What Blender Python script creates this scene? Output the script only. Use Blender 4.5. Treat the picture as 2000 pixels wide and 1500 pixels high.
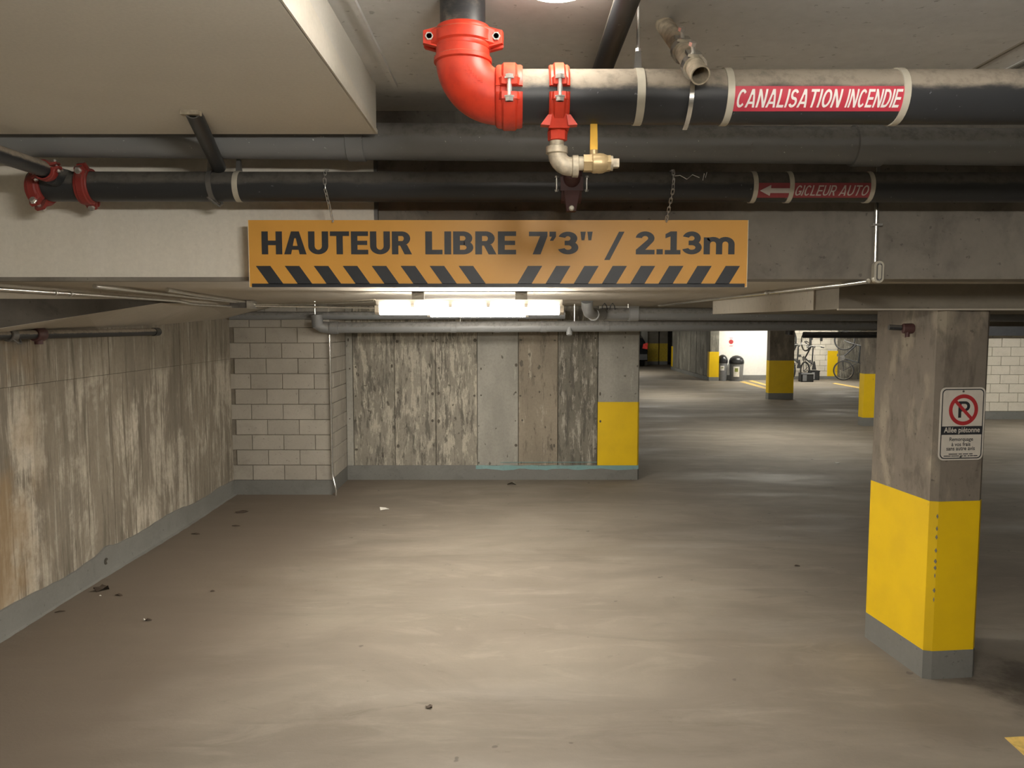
import bpy, bmesh, math, random
from mathutils import Vector, Matrix
random.seed(7)
PI = math.pi
for o in list(bpy.data.objects): bpy.data.objects.remove(o)
S = bpy.context.scene
COL = S.collection

# ------------------------------------------------------------------ camera, world, exposure
cam_d = bpy.data.cameras.new('camera'); cam = bpy.data.objects.new('camera', cam_d); COL.objects.link(cam)
cam_d.sensor_width = 36.0; cam_d.lens = 27.04; cam_d.clip_start = 0.05; cam_d.clip_end = 200
cam.location = (0, 0, 2.0)
cam.rotation_euler = (PI/2 - math.atan(120/1502), 0, 0)
S.camera = cam
W = bpy.data.worlds.new('world'); S.world = W; W.use_nodes = True
W.node_tree.nodes['Background'].inputs[0].default_value = (0.9, 0.85, 0.78, 1)
W.node_tree.nodes['Background'].inputs[1].default_value = 0.02
S.view_settings.view_transform = 'Standard'; S.view_settings.look = 'None'
S.view_settings.gamma = 1.0; S.view_settings.use_curve_mapping = False
S.view_settings.exposure = 1.5
TUBE_POWER = 52.0        # emission strength of the fluorescent lenses
DOME_POWER = 11.0        # emission strength of the round ceiling lamp
RAMP_POWER = 74.0        # tube lamp over the ramp, behind the camera
FAR_POWER = 42.0
REAR_POWER = 16.0        # fill lamp added on the ramp, unseen behind the camera

# ------------------------------------------------------------------ node helpers
class NT:
    def __init__(s, name, rough=0.8, metal=0.0, spec=0.5):
        s.m = bpy.data.materials.new(name); s.m.use_nodes = True
        s.t = s.m.node_tree; s.b = s.t.nodes['Principled BSDF']
        s.b.inputs['Roughness'].default_value = rough; s.b.inputs['Metallic'].default_value = metal
        s.b.inputs['Specular IOR Level'].default_value = spec
    def node(s, kind, **props):
        n = s.t.nodes.new(kind)
        for k, v in props.items(): setattr(n, k, v)
        return n
    def put(s, sock, v):
        if isinstance(v, bpy.types.NodeSocket): s.t.links.new(v, sock)
        elif isinstance(v, (tuple, list)):
            sock.default_value = tuple(v) + ((1,) if len(v) == 3 and len(sock.default_value) == 4 else ())
        else: sock.default_value = v
    def pos(s, scale=(1, 1, 1), obj=False):
        if obj: o = s.node('ShaderNodeTexCoord').outputs['Object']
        else: o = s.node('ShaderNodeNewGeometry').outputs['Position']
        n = s.node('ShaderNodeVectorMath', operation='MULTIPLY')
        s.put(n.inputs[0], o); n.inputs[1].default_value = scale
        return n.outputs[0]
    def turned(s, deg, scale):
        n = s.node('ShaderNodeMapping'); s.put(n.inputs['Vector'], s.node('ShaderNodeNewGeometry').outputs['Position'])
        n.inputs['Rotation'].default_value = (0, 0, math.radians(deg)); n.inputs['Scale'].default_value = scale
        return n.outputs[0]
    def axis(s, i):
        n = s.node('ShaderNodeSeparateXYZ'); s.put(n.inputs[0], s.node('ShaderNodeNewGeometry').outputs['Position'])
        return n.outputs[i]
    def nz(s, i=2):
        n = s.node('ShaderNodeSeparateXYZ'); s.put(n.inputs[0], s.node('ShaderNodeNewGeometry').outputs['Normal'])
        return n.outputs[i]
    def rnd(s): return s.node('ShaderNodeObjectInfo').outputs['Random']
    def noise(s, vec, scale=1.0, detail=5, rough=0.55, dist=0.0):
        n = s.node('ShaderNodeTexNoise'); s.put(n.inputs['Vector'], vec)
        n.inputs['Scale'].default_value = scale; n.inputs['Detail'].default_value = detail
        n.inputs['Roughness'].default_value = rough; n.inputs['Distortion'].default_value = dist
        return n.outputs[0]
    def vor(s, vec, scale=1.0):
        n = s.node('ShaderNodeTexVoronoi'); s.put(n.inputs['Vector'], vec); n.inputs['Scale'].default_value = scale
        return n.outputs[0]
    def ramp(s, f, a, b, lo=0.0, hi=1.0):
        n = s.node('ShaderNodeMapRange', interpolation_type='SMOOTHSTEP')
        s.put(n.inputs[0], f); n.inputs[1].default_value = a; n.inputs[2].default_value = b
        n.inputs[3].default_value = lo; n.inputs[4].default_value = hi
        return n.outputs[0]
    def mix(s, f, a, b, blend='MIX'):
        n = s.node('ShaderNodeMix', data_type='RGBA', blend_type=blend)
        s.put(n.inputs[0], f); s.put(n.inputs[6], a); s.put(n.inputs[7], b)
        return n.outputs[2]
    def math(s, op, a, b=0.0):
        n = s.node('ShaderNodeMath', operation=op); s.put(n.inputs[0], a); s.put(n.inputs[1], b)
        return n.outputs[0]
    def color(s, c): s.put(s.b.inputs['Base Color'], c)
    def rough(s, r): s.put(s.b.inputs['Roughness'], r)
    def bump(s, h, strength=0.2, dist=0.01):
        n = s.node('ShaderNodeBump'); s.put(n.inputs['Height'], h)
        n.inputs['Strength'].default_value = strength; n.inputs['Distance'].default_value = dist
        s.t.links.new(n.outputs[0], s.b.inputs['Normal'])

def plain(name, c, rough=0.6, metal=0.0, var=0.12, scale=14.0, spec=0.5):
    n = NT(name, rough, metal, spec)
    f = n.noise(n.pos(obj=True), scale, 4)
    lo = tuple(x*(1-var) for x in c); hi = tuple(min(1, x*(1+var)) for x in c)
    n.color(n.mix(n.ramp(f, 0.3, 0.7), lo, hi))
    return n.m

def concrete(name, base, dark, light, stretch=(1, 1, 1), sc=1.6, rough=0.85, tint=0.0, fine=22.0, bump=0.25, pits=0.5, gouge=0.0, a=(0.42, 0.68), b=(0.5, 0.75)):
    n = NT(name, rough)
    p = n.pos(stretch); q = n.pos()
    c = n.mix(n.ramp(n.noise(p, sc, 7, 0.6), *a), base, light)
    c = n.mix(n.ramp(n.noise(p, sc*1.7+0.3, 8, 0.65, 0.4), *b), c, dark)
    g = n.noise(q, fine, 6, 0.7)
    c = n.mix(0.35, c, n.mix(g, tuple(x*0.6 for x in base), tuple(min(1, x*1.35) for x in base)))
    pit = n.ramp(n.noise(q, 34, 3), 0.66, 0.72)
    c = n.mix(n.math('MULTIPLY', pit, pits), c, tuple(x*0.45 for x in dark))
    if gouge:
        gg = n.math('MULTIPLY', n.ramp(n.noise(n.pos((2.2, 7, 3)), 1.6, 4, 0.6, 0.6), 0.66, 0.70), n.ramp(n.noise(q, 1.3, 3), 0.5, 0.6))
        c = n.mix(n.math('MULTIPLY', gg, gouge), c, tuple(x*0.5 for x in dark))
    if tint: c = n.mix(n.ramp(n.rnd(), 0, 1, 0, tint), c, tuple(x*0.62 for x in base))
    n.color(c); n.bump(n.math('SUBTRACT', g, n.math('MULTIPLY', pit, 0.8)), bump, 0.004)
    return n.m

MAT = {}
# floor: dusty concrete with sweeping tyre marks, dirt along the left wall, worn glossy patches
n = NT('floor_concrete', 0.7)
q = n.pos(); flow = n.pos((0.55, 1.15, 1))
c = n.mix(n.ramp(n.noise(flow, 0.9, 6, 0.6, 0.8), 0.35, 0.7), (0.18, 0.155, 0.124), (0.245, 0.214, 0.174))
w = n.node('ShaderNodeTexWave', wave_type='RINGS', rings_direction='Z'); n.put(w.inputs['Vector'], q)
w.inputs['Scale'].default_value = 0.55; w.inputs['Distortion'].default_value = 9; w.inputs['Detail'].default_value = 4
c = n.mix(n.ramp(w.outputs[1], 0.55, 0.95, 0, 0.22), c, (0.16, 0.138, 0.108))
c = n.mix(n.ramp(n.noise(n.pos((0.7, 1.7, 1)), 1.5, 7, 0.65, 1.6), 0.54, 0.70, 0, 0.4), c, (0.29, 0.258, 0.213))
c = n.mix(n.ramp(n.noise(q, 0.8, 7, 0.62, 0.5), 0.52, 0.72, 0, 0.6), c, (0.145, 0.122, 0.094))
c = n.mix(n.ramp(n.noise(n.turned(-28, (0.5, 2.6, 1)), 1.5, 8, 0.7, 0.6), 0.53, 0.72, 0, 0.45), c, (0.295, 0.265, 0.22))
c = n.mix(n.ramp(n.noise(n.turned(-18, (0.45, 2.2, 1)), 1.1, 8, 0.7, 0.8), 0.54, 0.7, 0, 0.6), c, (0.135, 0.113, 0.087))
c = n.mix(n.ramp(n.noise(n.turned(20, (0.7, 1.6, 1)), 2.3, 8, 0.75, 0.8), 0.6, 0.72, 0, 0.6), c, (0.115, 0.097, 0.075))
g = n.noise(q, 45, 5, 0.7)
c = n.mix(n.ramp(g, 0.3, 0.75, 0.0, 0.25), c, (0.2, 0.17, 0.13))
spot = n.ramp(n.noise(q, 9, 2), 0.72, 0.76)
c = n.mix(n.math('MULTIPLY', spot, 0.7), c, (0.09, 0.075, 0.06))
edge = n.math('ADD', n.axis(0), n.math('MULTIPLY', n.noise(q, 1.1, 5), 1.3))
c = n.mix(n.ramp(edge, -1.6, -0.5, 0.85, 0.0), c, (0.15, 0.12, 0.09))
dark_patch = n.math('ADD', n.math('POWER', n.math('ADD', n.axis(0), -2.95), 2.0), n.math('POWER', n.math('MULTIPLY', n.math('ADD', n.axis(1), -4.0), 0.9), 2.0))
dark_patch = n.math('ADD', dark_patch, n.math('MULTIPLY', n.noise(q, 3.5, 6, 0.7), 0.55))
c = n.mix(n.ramp(dark_patch, 0.28, 0.5, 0.85, 0.0), c, (0.06, 0.047, 0.035))  # dark floor patch to the right of the nearest pillar
n.color(c); n.rough(n.ramp(n.noise(n.pos((0.4, 1.3, 1)), 0.9, 5), 0.45, 0.75, 0.84, 0.5))
n.bump(n.math('ADD', g, n.noise(q, 5, 4)), 0.22, 0.006)
MAT['floor'] = n.m

def streaky(name, base, light, dark, ax=1, rust=False, lo=0.45, hi=0.6):
    n = NT(name, 0.88)
    st = (4.5, 4.5, 0.42); q = n.pos()
    region = n.noise(n.pos((1, 1, 0.55)), 1.9, 7, 0.68, 0.5)
    fine = n.noise(n.pos(st), 2.6, 8, 0.72, 0.3)
    c = n.mix(n.ramp(n.noise(n.pos((1.6, 1.6, .3)), 1.2, 5), 0.35, 0.65), base, tuple(x*0.72 for x in base))
    low = n.ramp(n.axis(2), 1.52, 1.62, 1.0, 0.25)
    f = n.math('MULTIPLY', n.ramp(n.math('ADD', n.math('MULTIPLY', region, 0.85), n.math('MULTIPLY', fine, 0.5)), lo+0.19, hi+0.19), low)
    c = n.mix(n.math('MULTIPLY', f, 0.85), c, light)
    d = n.noise(n.pos((7, 7, 0.6)), 2.2, 7, 0.7)
    c = n.mix(n.ramp(d, 0.52, 0.64, 0, 0.8), c, dark)
    c = n.mix(n.ramp(n.noise(n.pos((13, 13, 0.5)), 2.0, 7, 0.72), 0.54, 0.64, 0, 0.55), c, light)
    g = n.noise(q, 26, 6, 0.7)
    c = n.mix(n.ramp(g, 0.35, 0.8, 0, 0.4), c, tuple(x*0.55 for x in base))
    if rust:
        r = n.math('MULTIPLY', n.ramp(n.noise(n.pos((1, 1, .7)), 2.2, 6), 0.42, 0.6), n.ramp(n.axis(1), 4.9, 5.4, 0.7, 0.0))
        c = n.mix(r, c, (0.30, 0.205, 0.105))
    c = n.mix(n.ramp(n.rnd(), 0, 1, 0, 0.22), c, tuple(x*0.6 for x in base))
    n.color(c); n.bump(n.math('ADD', g, n.math('MULTIPLY', fine, 1.5)), 0.35, 0.006)
    return n.m
MAT['left'] = streaky('weathered_formed_concrete', (0.29, 0.255, 0.2), (0.62, 0.57, 0.475), (0.125, 0.107, 0.08), rust=True)
MAT['slat'] = streaky('distant_streaked_concrete', (0.2, 0.19, 0.16), (0.36, 0.345, 0.29), (0.09, 0.085, 0.07))

def patchy(name, base, light, dark, amt, darkamt):
    n = NT(name, 0.86); q = n.pos()
    c = n.mix(n.ramp(n.noise(n.pos((2.2, 2.2, .8)), 1.4, 5), 0.35, 0.65), base, tuple(x*0.78 for x in base))
    f1 = n.noise(n.pos((4.2, 4.2, 0.9)), 3.2, 9, 0.78, 0.25)
    c = n.mix(n.ramp(f1, 0.60-amt, 0.66-amt, 0, 0.85), c, light)
    f2 = n.noise(n.pos((4.4, 4.4, 0.75)), 2.6, 9, 0.78, 0.25)
    c = n.mix(n.ramp(f2, 0.62-darkamt, 0.68-darkamt, 0, 0.92), c, dark)
    f3 = n.noise(n.pos((9, 9, 0.7)), 2.4, 8, 0.75)
    c = n.mix(n.ramp(f3, 0.63-darkamt*.6, 0.7-darkamt*.6, 0, 0.8), c, tuple(x*.8 for x in dark))
    g = n.noise(q, 30, 6, 0.75)
    c = n.mix(n.ramp(g, 0.35, 0.8, 0, 0.4), c, tuple(x*0.5 for x in base))
    hole = n.ramp(n.noise(n.pos((1, 1, .6)), 13, 2), 0.67, 0.7)
    c = n.mix(n.math('MULTIPLY', hole, 0.75), c, (0.09, 0.08, 0.065))
    n.color(c); n.bump(n.math('SUBTRACT', n.math('ADD', g, f1), hole), 0.45, 0.008)
    return n.m
MAT['pan_patch'] = patchy('flaking_concrete', (0.36, 0.335, 0.28), (0.58, 0.54, 0.45), (0.15, 0.14, 0.12), 0.10, 0.10)
MAT['pan_pale'] = patchy('pale_smooth_concrete', (0.42, 0.41, 0.365), (0.49, 0.48, 0.43), (0.26, 0.25, 0.22), 0.0, -0.02)
MAT['pan_brown'] = patchy('brownish_concrete', (0.34, 0.295, 0.23), (0.47, 0.42, 0.34), (0.19, 0.165, 0.13), 0.03, 0.07)
MAT['pan_dark'] = patchy('dark_flaking_concrete', (0.24, 0.225, 0.185), (0.47, 0.44, 0.375), (0.12, 0.112, 0.095), 0.07, 0.12)
MAT['ceil'] = concrete('ceiling_concrete', (0.56, 0.56, 0.55), (0.40, 0.40, 0.385), (0.64, 0.64, 0.625), (0.6, 1.4, 1), 1.1, 0.9, b=(0.58, 0.8), gouge=0.8)
MAT['slab'] = concrete('slab_concrete', (0.42, 0.385, 0.32), (0.26, 0.23, 0.18), (0.5, 0.46, 0.39), (0.5, 1.2, 1), 1.0, 0.9, b=(0.56, 0.78))
MAT['beam'] = concrete('bare_beam_concrete', (0.215, 0.195, 0.165), (0.10, 0.092, 0.078), (0.32, 0.295, 0.25), (1, 1, 0.8), 2.4, 0.9, a=(0.48, 0.72), b=(0.44, 0.7))
MAT['pillar'] = concrete('pillar_concrete', (0.205, 0.178, 0.145), (0.105, 0.09, 0.072), (0.38, 0.335, 0.255), (2.2, 2.2, 0.9), 2.2, 0.88, a=(0.5, 0.66), b=(0.5, 0.68))
MAT['dropdark'] = concrete('dark_beam_concrete', (0.2, 0.178, 0.142), (0.12, 0.108, 0.084), (0.26, 0.235, 0.19), (1, 1, 3), 1.5, 0.9)
MAT['shadedark'] = concrete('shade_darkened_concrete', (0.06, 0.053, 0.043), (0.035, 0.031, 0.026), (0.09, 0.08, 0.066), (1, 1, 2), 2.0, 0.9)  # concrete with shade put into its colour, for the downstand's side
MAT['block'] = concrete('concrete_block', (0.41, 0.382, 0.33), (0.30, 0.278, 0.236), (0.47, 0.44, 0.385), (1, 1, 1), 2.5, 0.92, tint=0.32, fine=60, bump=0.35)
MAT['whiteblock'] = concrete('white_painted_block', (0.7, 0.655, 0.56), (0.55, 0.51, 0.43), (0.76, 0.71, 0.62), (1, 1, 1), 2.5, 0.85, tint=0.12, fine=60)
MAT['mortar'] = plain('mortar', (0.23, 0.205, 0.165), 0.95)
MAT['whitemortar'] = plain('white_mortar', (0.33, 0.3, 0.25), 0.95)
MAT['tie'] = plain('tie_plug', (0.12, 0.108, 0.088), 0.95)
MAT['joint'] = plain('dark_joint_gap', (0.07, 0.063, 0.05), 0.95)  # dark backing colour that shows in the panel joints
MAT['whitepaint'] = concrete('white_painted_board', (0.75, 0.71, 0.62), (0.62, 0.575, 0.49), (0.79, 0.75, 0.67), (5, 5, 0.35), 1.2, 0.75, fine=50, bump=0.05, pits=0.1, b=(0.58, 0.8))
MAT['soffit'] = concrete('painted_bulkhead', (0.72, 0.695, 0.63), (0.69, 0.665, 0.60), (0.75, 0.725, 0.66), (1, 1, 1), 0.8, 0.7, fine=90, bump=0.04, pits=0.0)
MAT['whitewall'] = plain('white_wall_paint', (0.8, 0.79, 0.74), 0.7, var=0.03)
MAT['greypaint'] = concrete('grey_base_paint', (0.19, 0.19, 0.178), (0.142, 0.142, 0.132), (0.22, 0.222, 0.208), (1, 1, 1), 2.0, 0.6, fine=40, bump=0.1)
MAT['teal'] = concrete('faded_teal_paint', (0.2, 0.36, 0.365), (0.17, 0.22, 0.22), (0.28, 0.44, 0.45), (1, 1, 1), 3.0, 0.6, bump=0.1)
n = NT('yellow_safety_paint', 0.5); q = n.pos()
c = n.mix(n.ramp(n.noise(q, 4, 6), 0.35, 0.7), (0.85, 0.57, 0.004), (0.79, 0.525, 0.006))
c = n.mix(n.ramp(n.noise(n.pos((3, 3, 1)), 7, 4), 0.71, 0.75, 0, 0.75), c, (0.24, 0.19, 0.08))
n.color(c); n.bump(n.noise(q, 40, 4), 0.12, 0.004); MAT['yellow'] = n.m
MAT['dullyellow'] = plain('faded_yellow_paint', (0.6, 0.43, 0.03), 0.6)

def dusty(name, pipe, dust, r=0.42, k=0.0):  # tan upward faces: dust, plus the lamp-lit upper half painted in
    n = NT(name, r); q = n.pos()
    f = n.math('ADD', n.nz(), n.math('MULTIPLY', n.math('SUBTRACT', n.noise(n.pos((1, 3, 3)), 7, 6, 0.65), 0.5), 0.6))
    d = n.ramp(f, -0.02+k, 0.26+k)
    dc = n.mix(n.ramp(n.noise(q, 22, 5, 0.7), 0.4, 0.75), dust, tuple(x*0.6 for x in dust))
    sp = n.ramp(n.noise(n.pos((1.2, 1.2, 1.2)), 55, 3), 0.70, 0.74, 0, 0.6)
    pc = n.mix(sp, pipe, tuple(min(1, x*6+0.05) for x in pipe))
    n.color(n.mix(d, pc, dc)); n.rough(n.ramp(d, 0, 1, r, 0.9)); return n.m
MAT['black'] = dusty('dusty_toplit_black_steel', (0.026, 0.028, 0.031), (0.29, 0.25, 0.20))
MAT['blacktop'] = dusty('faintly_dusty_toplit_black_steel', (0.028, 0.03, 0.032), (0.105, 0.098, 0.086))
MAT['pvc'] = dusty('grey_drain_pipe_plastic', (0.22, 0.226, 0.23), (0.24, 0.235, 0.225), 0.45)
MAT['pvcpale'] = plain('pale_grey_plastic', (0.3, 0.31, 0.315), 0.4, var=0.05)
n = NT('red_enamel_casting', 0.42); q = n.pos()
d = n.ramp(n.math('ADD', n.nz(), n.math('MULTIPLY', n.math('SUBTRACT', n.noise(q, 25, 5), 0.5), 0.5)), 0.35, 0.95, 0, 0.42)
n.color(n.mix(d, n.mix(n.ramp(n.noise(q, 30, 4), 0.4, 0.7), (0.62, 0.045, 0.018), (0.52, 0.032, 0.014)), (0.5, 0.26, 0.15)))
n.bump(n.noise(q, 90, 3), 0.1, 0.002); MAT['red'] = n.m
n = NT('dull_red_casting', 0.5); q = n.pos()
d = n.ramp(n.math('ADD', n.nz(), n.math('MULTIPLY', n.math('SUBTRACT', n.noise(q, 25, 5), 0.5), 0.5)), 0.1, 0.8, 0, 0.8)
n.color(n.mix(d, (0.24, 0.028, 0.022), (0.15, 0.1, 0.08))); MAT['dullred'] = n.m
MAT['maroon'] = plain('maroon_casting', (0.085, 0.036, 0.035), 0.5)
MAT['zinc'] = plain('zinc_plated_steel', (0.72, 0.72, 0.7), 0.3, 0.85, var=0.08)
MAT['galv'] = plain('galvanised_conduit', (0.72, 0.71, 0.67), 0.2, 0.9, var=0.1)
MAT['strap'] = plain('pale_strap', (0.56, 0.53, 0.44), 0.45, 0.25, var=0.08)
MAT['brass'] = plain('dull_brass', (0.50, 0.375, 0.2), 0.42, 0.35, var=0.18)
MAT['malleable'] = plain('rough_malleable_fitting', (0.45, 0.395, 0.3), 0.6, 0.3, var=0.25, scale=40)
MAT['handle'] = plain('yellow_lever_coating', (0.75, 0.43, 0.03), 0.45)
MAT['tapered'] = plain('red_label_film', (0.52, 0.045, 0.075), 0.4, var=0.06)
MAT['tapedark'] = plain('dusty_red_label_film', (0.28, 0.045, 0.055), 0.5, var=0.08)
MAT['textwhite'] = plain('white_print', (0.82, 0.8, 0.78), 0.5, var=0.03)
MAT['textdim'] = plain('dusty_white_print', (0.55, 0.5, 0.47), 0.5, var=0.05)
MAT['textblack'] = plain('black_print', (0.028, 0.031, 0.036), 0.45, var=0.1)
MAT['signface'] = plain('orange_sign_face', (0.66, 0.335, 0.06), 0.42, var=0.04, scale=3)
MAT['signedge'] = plain('cut_sign_edge', (0.75, 0.68, 0.5), 0.5)
MAT['plate'] = plain('white_sign_plate', (0.62, 0.585, 0.52), 0.45, var=0.04)
MAT['signred'] = plain('sign_red_print', (0.42, 0.03, 0.035), 0.45, var=0.06)
MAT['steelbox'] = plain('steel_box', (0.17, 0.165, 0.155), 0.45, 0.5)
MAT['housing'] = plain('white_lamp_housing', (0.62, 0.6, 0.55), 0.5, var=0.04)
MAT['clip'] = plain('lamp_clip_plastic', (0.75, 0.72, 0.66), 0.4)
MAT['darkduct'] = plain('dark_painted_steel', (0.03, 0.032, 0.037), 0.6)
MAT['rubber'] = plain('black_rubber', (0.02, 0.02, 0.02), 0.75)
MAT['bikeframe'] = plain('black_bike_enamel', (0.025, 0.027, 0.03), 0.35)
MAT['binbody'] = plain('grey_bin_plastic', (0.2, 0.205, 0.21), 0.5, var=0.05)
MAT['binlid'] = plain('black_bin_lid', (0.02, 0.02, 0.022), 0.3)
MAT['paper'] = plain('white_paper', (0.78, 0.76, 0.7), 0.7)
MAT['leaf'] = plain('dry_leaf', (0.07, 0.05, 0.035), 0.8)
MAT['greenprint'] = plain('olive_print', (0.22, 0.25, 0.06), 0.6)
MAT['carpaint'] = plain('black_car_paint', (0.015, 0.016, 0.018), 0.25)
MAT['carglass'] = plain('dark_car_glass', (0.02, 0.022, 0.024), 0.08)
MAT['cargrey'] = plain('car_bumper_plastic', (0.06, 0.06, 0.062), 0.6)
MAT['carlamp'] = plain('red_lamp_lens', (0.75, 0.06, 0.05), 0.2)
MAT['pastline'] = plain('worn_yellow_line_paint', (0.62, 0.43, 0.12), 0.75, var=0.2, scale=20)
def glow(name, col, power):
    n = NT(name, 0.4); n.color((0.85, 0.83, 0.78))
    n.b.inputs['Emission Color'].default_value = col + (1,); n.b.inputs['Emission Strength'].default_value = power
    return n.m
MAT['tube'] = glow('lit_diffuser', (1.0, 0.925, 0.81), TUBE_POWER)
MAT['tubedim'] = glow('lit_older_diffuser', (1.0, 0.925, 0.81), TUBE_POWER*0.62)
MAT['dome'] = glow('lit_ceiling_dome', (1.0, 0.93, 0.82), DOME_POWER)
MAT['ramptube'] = glow('lit_ramp_diffuser', (1.0, 0.94, 0.845), RAMP_POWER)
MAT['rearfill'] = glow('lit_rear_fill_diffuser', (1.0, 0.94, 0.845), REAR_POWER)
MAT['fartube'] = glow('lit_far_diffuser', (1.0, 0.96, 0.86), FAR_POWER)

# ------------------------------------------------------------------ mesh helpers
def frame(d):
    d = Vector(d).normalized()
    a = Vector((0, 0, 1)) if abs(d.z) < 0.9 else Vector((1, 0, 0))
    u = a.cross(d).normalized(); v = d.cross(u)
    return d, u, v
class MB:
    def __init__(s): s.v = []; s.f = []
    def add(s, vs, fs):
        k = len(s.v); s.v += [tuple(x) for x in vs]; s.f += [tuple(i+k for i in f) for f in fs]; return s
    def box(s, x0, y0, z0, x1, y1, z1):
        return s.add([(x0,y0,z0),(x1,y0,z0),(x1,y1,z0),(x0,y1,z0),(x0,y0,z1),(x1,y0,z1),(x1,y1,z1),(x0,y1,z1)],
                     [(3,2,1,0),(4,5,6,7),(0,1,5,4),(1,2,6,5),(2,3,7,6),(3,0,4,7)])
    def hull8(s, a):   # eight explicit corners, same order as box
        return s.add(a, [(3,2,1,0),(4,5,6,7),(0,1,5,4),(1,2,6,5),(2,3,7,6),(3,0,4,7)])
    def lathe(s, p, d, prof, n=24, close=False):   # prof: (distance along axis, radius)
        d, u, v = frame(d); p = Vector(p); vs = []; fs = []
        for t, r in prof:
            for i in range(n):
                a = 2*PI*i/n; vs.append(p + d*t + (u*math.cos(a) + v*math.sin(a))*r)
        m = len(prof)
        for j in range(m if close else m-1):
            for i in range(n):
                a = j*n+i; b = j*n+(i+1) % n; c = ((j+1) % m)*n+(i+1) % n; e = ((j+1) % m)*n+i
                fs.append((a, b, c, e))
        if not close:
            fs.append(tuple(range(n))[::-1]); fs.append(tuple((m-1)*n+i for i in range(n)))
        return s.add(vs, fs)
    def cyl(s, p, q, r, n=16, r2=None):
        d = Vector(q) - Vector(p)
        return s.lathe(p, d, [(0, r), (d.length, r if r2 is None else r2)], n)
    def pipe(s, p, q, r, t, n=24):   # hollow
        L = (Vector(q)-Vector(p)).length
        return s.lathe(p, Vector(q)-Vector(p), [(0, r), (L, r), (L, r-t), (0, r-t)], n, True)
    def tube(s, pts, r, n=10, closed=False):
        pts = [Vector(p) for p in pts]; m = len(pts); vs = []; fs = []
        d0 = (pts[1]-pts[0]).normalized(); _, u, v = frame(d0)
        for j in range(m):
            if closed: t = (pts[(j+1) % m]-pts[j-1]).normalized()
            else: t = (pts[min(j+1, m-1)]-pts[max(j-1, 0)]).normalized()
            u = (u - t*u.dot(t)).normalized(); v = t.cross(u)
            for i in range(n):
                a = 2*PI*i/n; vs.append(pts[j] + (u*math.cos(a)+v*math.sin(a))*r)
        for j in range(m if closed else m-1):
            for i in range(n):
                k = (j+1) % m
                fs.append((j*n+i, j*n+(i+1) % n, k*n+(i+1) % n, k*n+i))
        if not closed:
            fs.append(tuple(range(n))[::-1]); fs.append(tuple((m-1)*n+i for i in range(n)))
        return s.add(vs, fs)
    def prism(s, poly, z0, z1):   # polygon in XY, counter-clockwise
        k = len(poly)
        vs = [(x, y, z0) for x, y in poly] + [(x, y, z1) for x, y in poly]
        fs = [tuple(range(k))[::-1], tuple(range(k, 2*k))] + [(i, (i+1) % k, k+(i+1) % k, k+i) for i in range(k)]
        return s.add(vs, fs)
    def plate(s, poly, o, U, V, t=0.0):   # polygon in the plane o + a U + b V, thickness t towards -U x V
        o, U, V = Vector(o), Vector(U), Vector(V); N = U.cross(V).normalized()
        k = len(poly); a = [o+U*x+V*y for x, y in poly]
        if t == 0: return s.add(a, [tuple(range(k))])
        b = [p-N*t for p in a]
        return s.add(a+b, [tuple(range(k)), tuple(range(k, 2*k))[::-1]] + [(i, k+i, k+(i+1) % k, (i+1) % k) for i in range(k)])
    def sector(s, c, d, prof, a0, a1, n=16, ref=None):   # closed profile (t, r) swept about axis d from a0 to a1
        d, u, v = frame(d)
        if ref is not None:
            u = Vector(ref).normalized(); v = d.cross(u)
        c = Vector(c); m = len(prof); vs = []; fs = []
        for j in range(n+1):
            a = a0+(a1-a0)*j/n; w = u*math.cos(a)+v*math.sin(a)
            vs += [c+d*t+w*r for t, r in prof]
        for j in range(n):
            for i in range(m):
                fs.append((j*m+i, (j+1)*m+i, (j+1)*m+(i+1) % m, j*m+(i+1) % m))
        fs.append(tuple(range(m))); fs.append(tuple(n*m+i for i in range(m))[::-1])
        return s.add(vs, fs)
    def elbow(s, c, u, v, R, r, n=14, k=20):   # quarter bend: starts at c+u*R heading -?; centre of bend c, from direction u to direction v
        c, u, v = Vector(c), Vector(u).normalized(), Vector(v).normalized()
        return s.tube([c+(u*math.cos(a)+v*math.sin(a))*R for a in [PI/2*i/n for i in range(n+1)]], r, k)
    def mesh(s, name, mat, off=(0, 0, 0), smooth=35):
        me = bpy.data.meshes.new(name)
        me.from_pydata([(x-off[0], y-off[1], z-off[2]) for x, y, z in s.v], [], s.f)
        bm = bmesh.new(); bm.from_mesh(me); bmesh.ops.recalc_face_normals(bm, faces=bm.faces); bm.to_mesh(me); bm.free()
        me.materials.append(mat if not isinstance(mat, str) else MAT[mat])
        if smooth:
            me.polygons.foreach_set('use_smooth', [True]*len(me.polygons)); me.set_sharp_from_angle(angle=math.radians(smooth))
        return me
def sph(c, r, n=12, sz=1.0):
    m = MB(); h = n//2
    m.lathe((c[0], c[1], c[2]), (0, 0, 1), [(-r*sz*math.cos(PI*j/h), max(1e-4, r*math.sin(PI*j/h))) for j in range(h+1)], n)
    return m
OFF = {}
def empty(name, label, cat, loc=(0, 0, 0), group=None):
    o = bpy.data.objects.new(name, None); COL.objects.link(o); o.empty_display_size = 0.1
    o.location = loc; o['label'] = label; o['category'] = cat
    if group: o['group'] = group
    OFF[o.name] = loc; return o
def part(name, mb, mat, parent, label=None, smooth=35):
    off = OFF[parent.name]
    o = bpy.data.objects.new(name, mb.mesh(name, mat, off, smooth)); COL.objects.link(o); o.parent = parent
    OFF[o.name] = off
    if label: o['label'] = label
    return o
def single(name, mb, mat, label, cat, loc=(0, 0, 0), group=None):
    o = bpy.data.objects.new(name, mb.mesh(name, mat, loc)); COL.objects.link(o); o.location = loc
    o['label'] = label; o['category'] = cat; OFF[o.name] = loc
    if group: o['group'] = group
    return o
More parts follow.
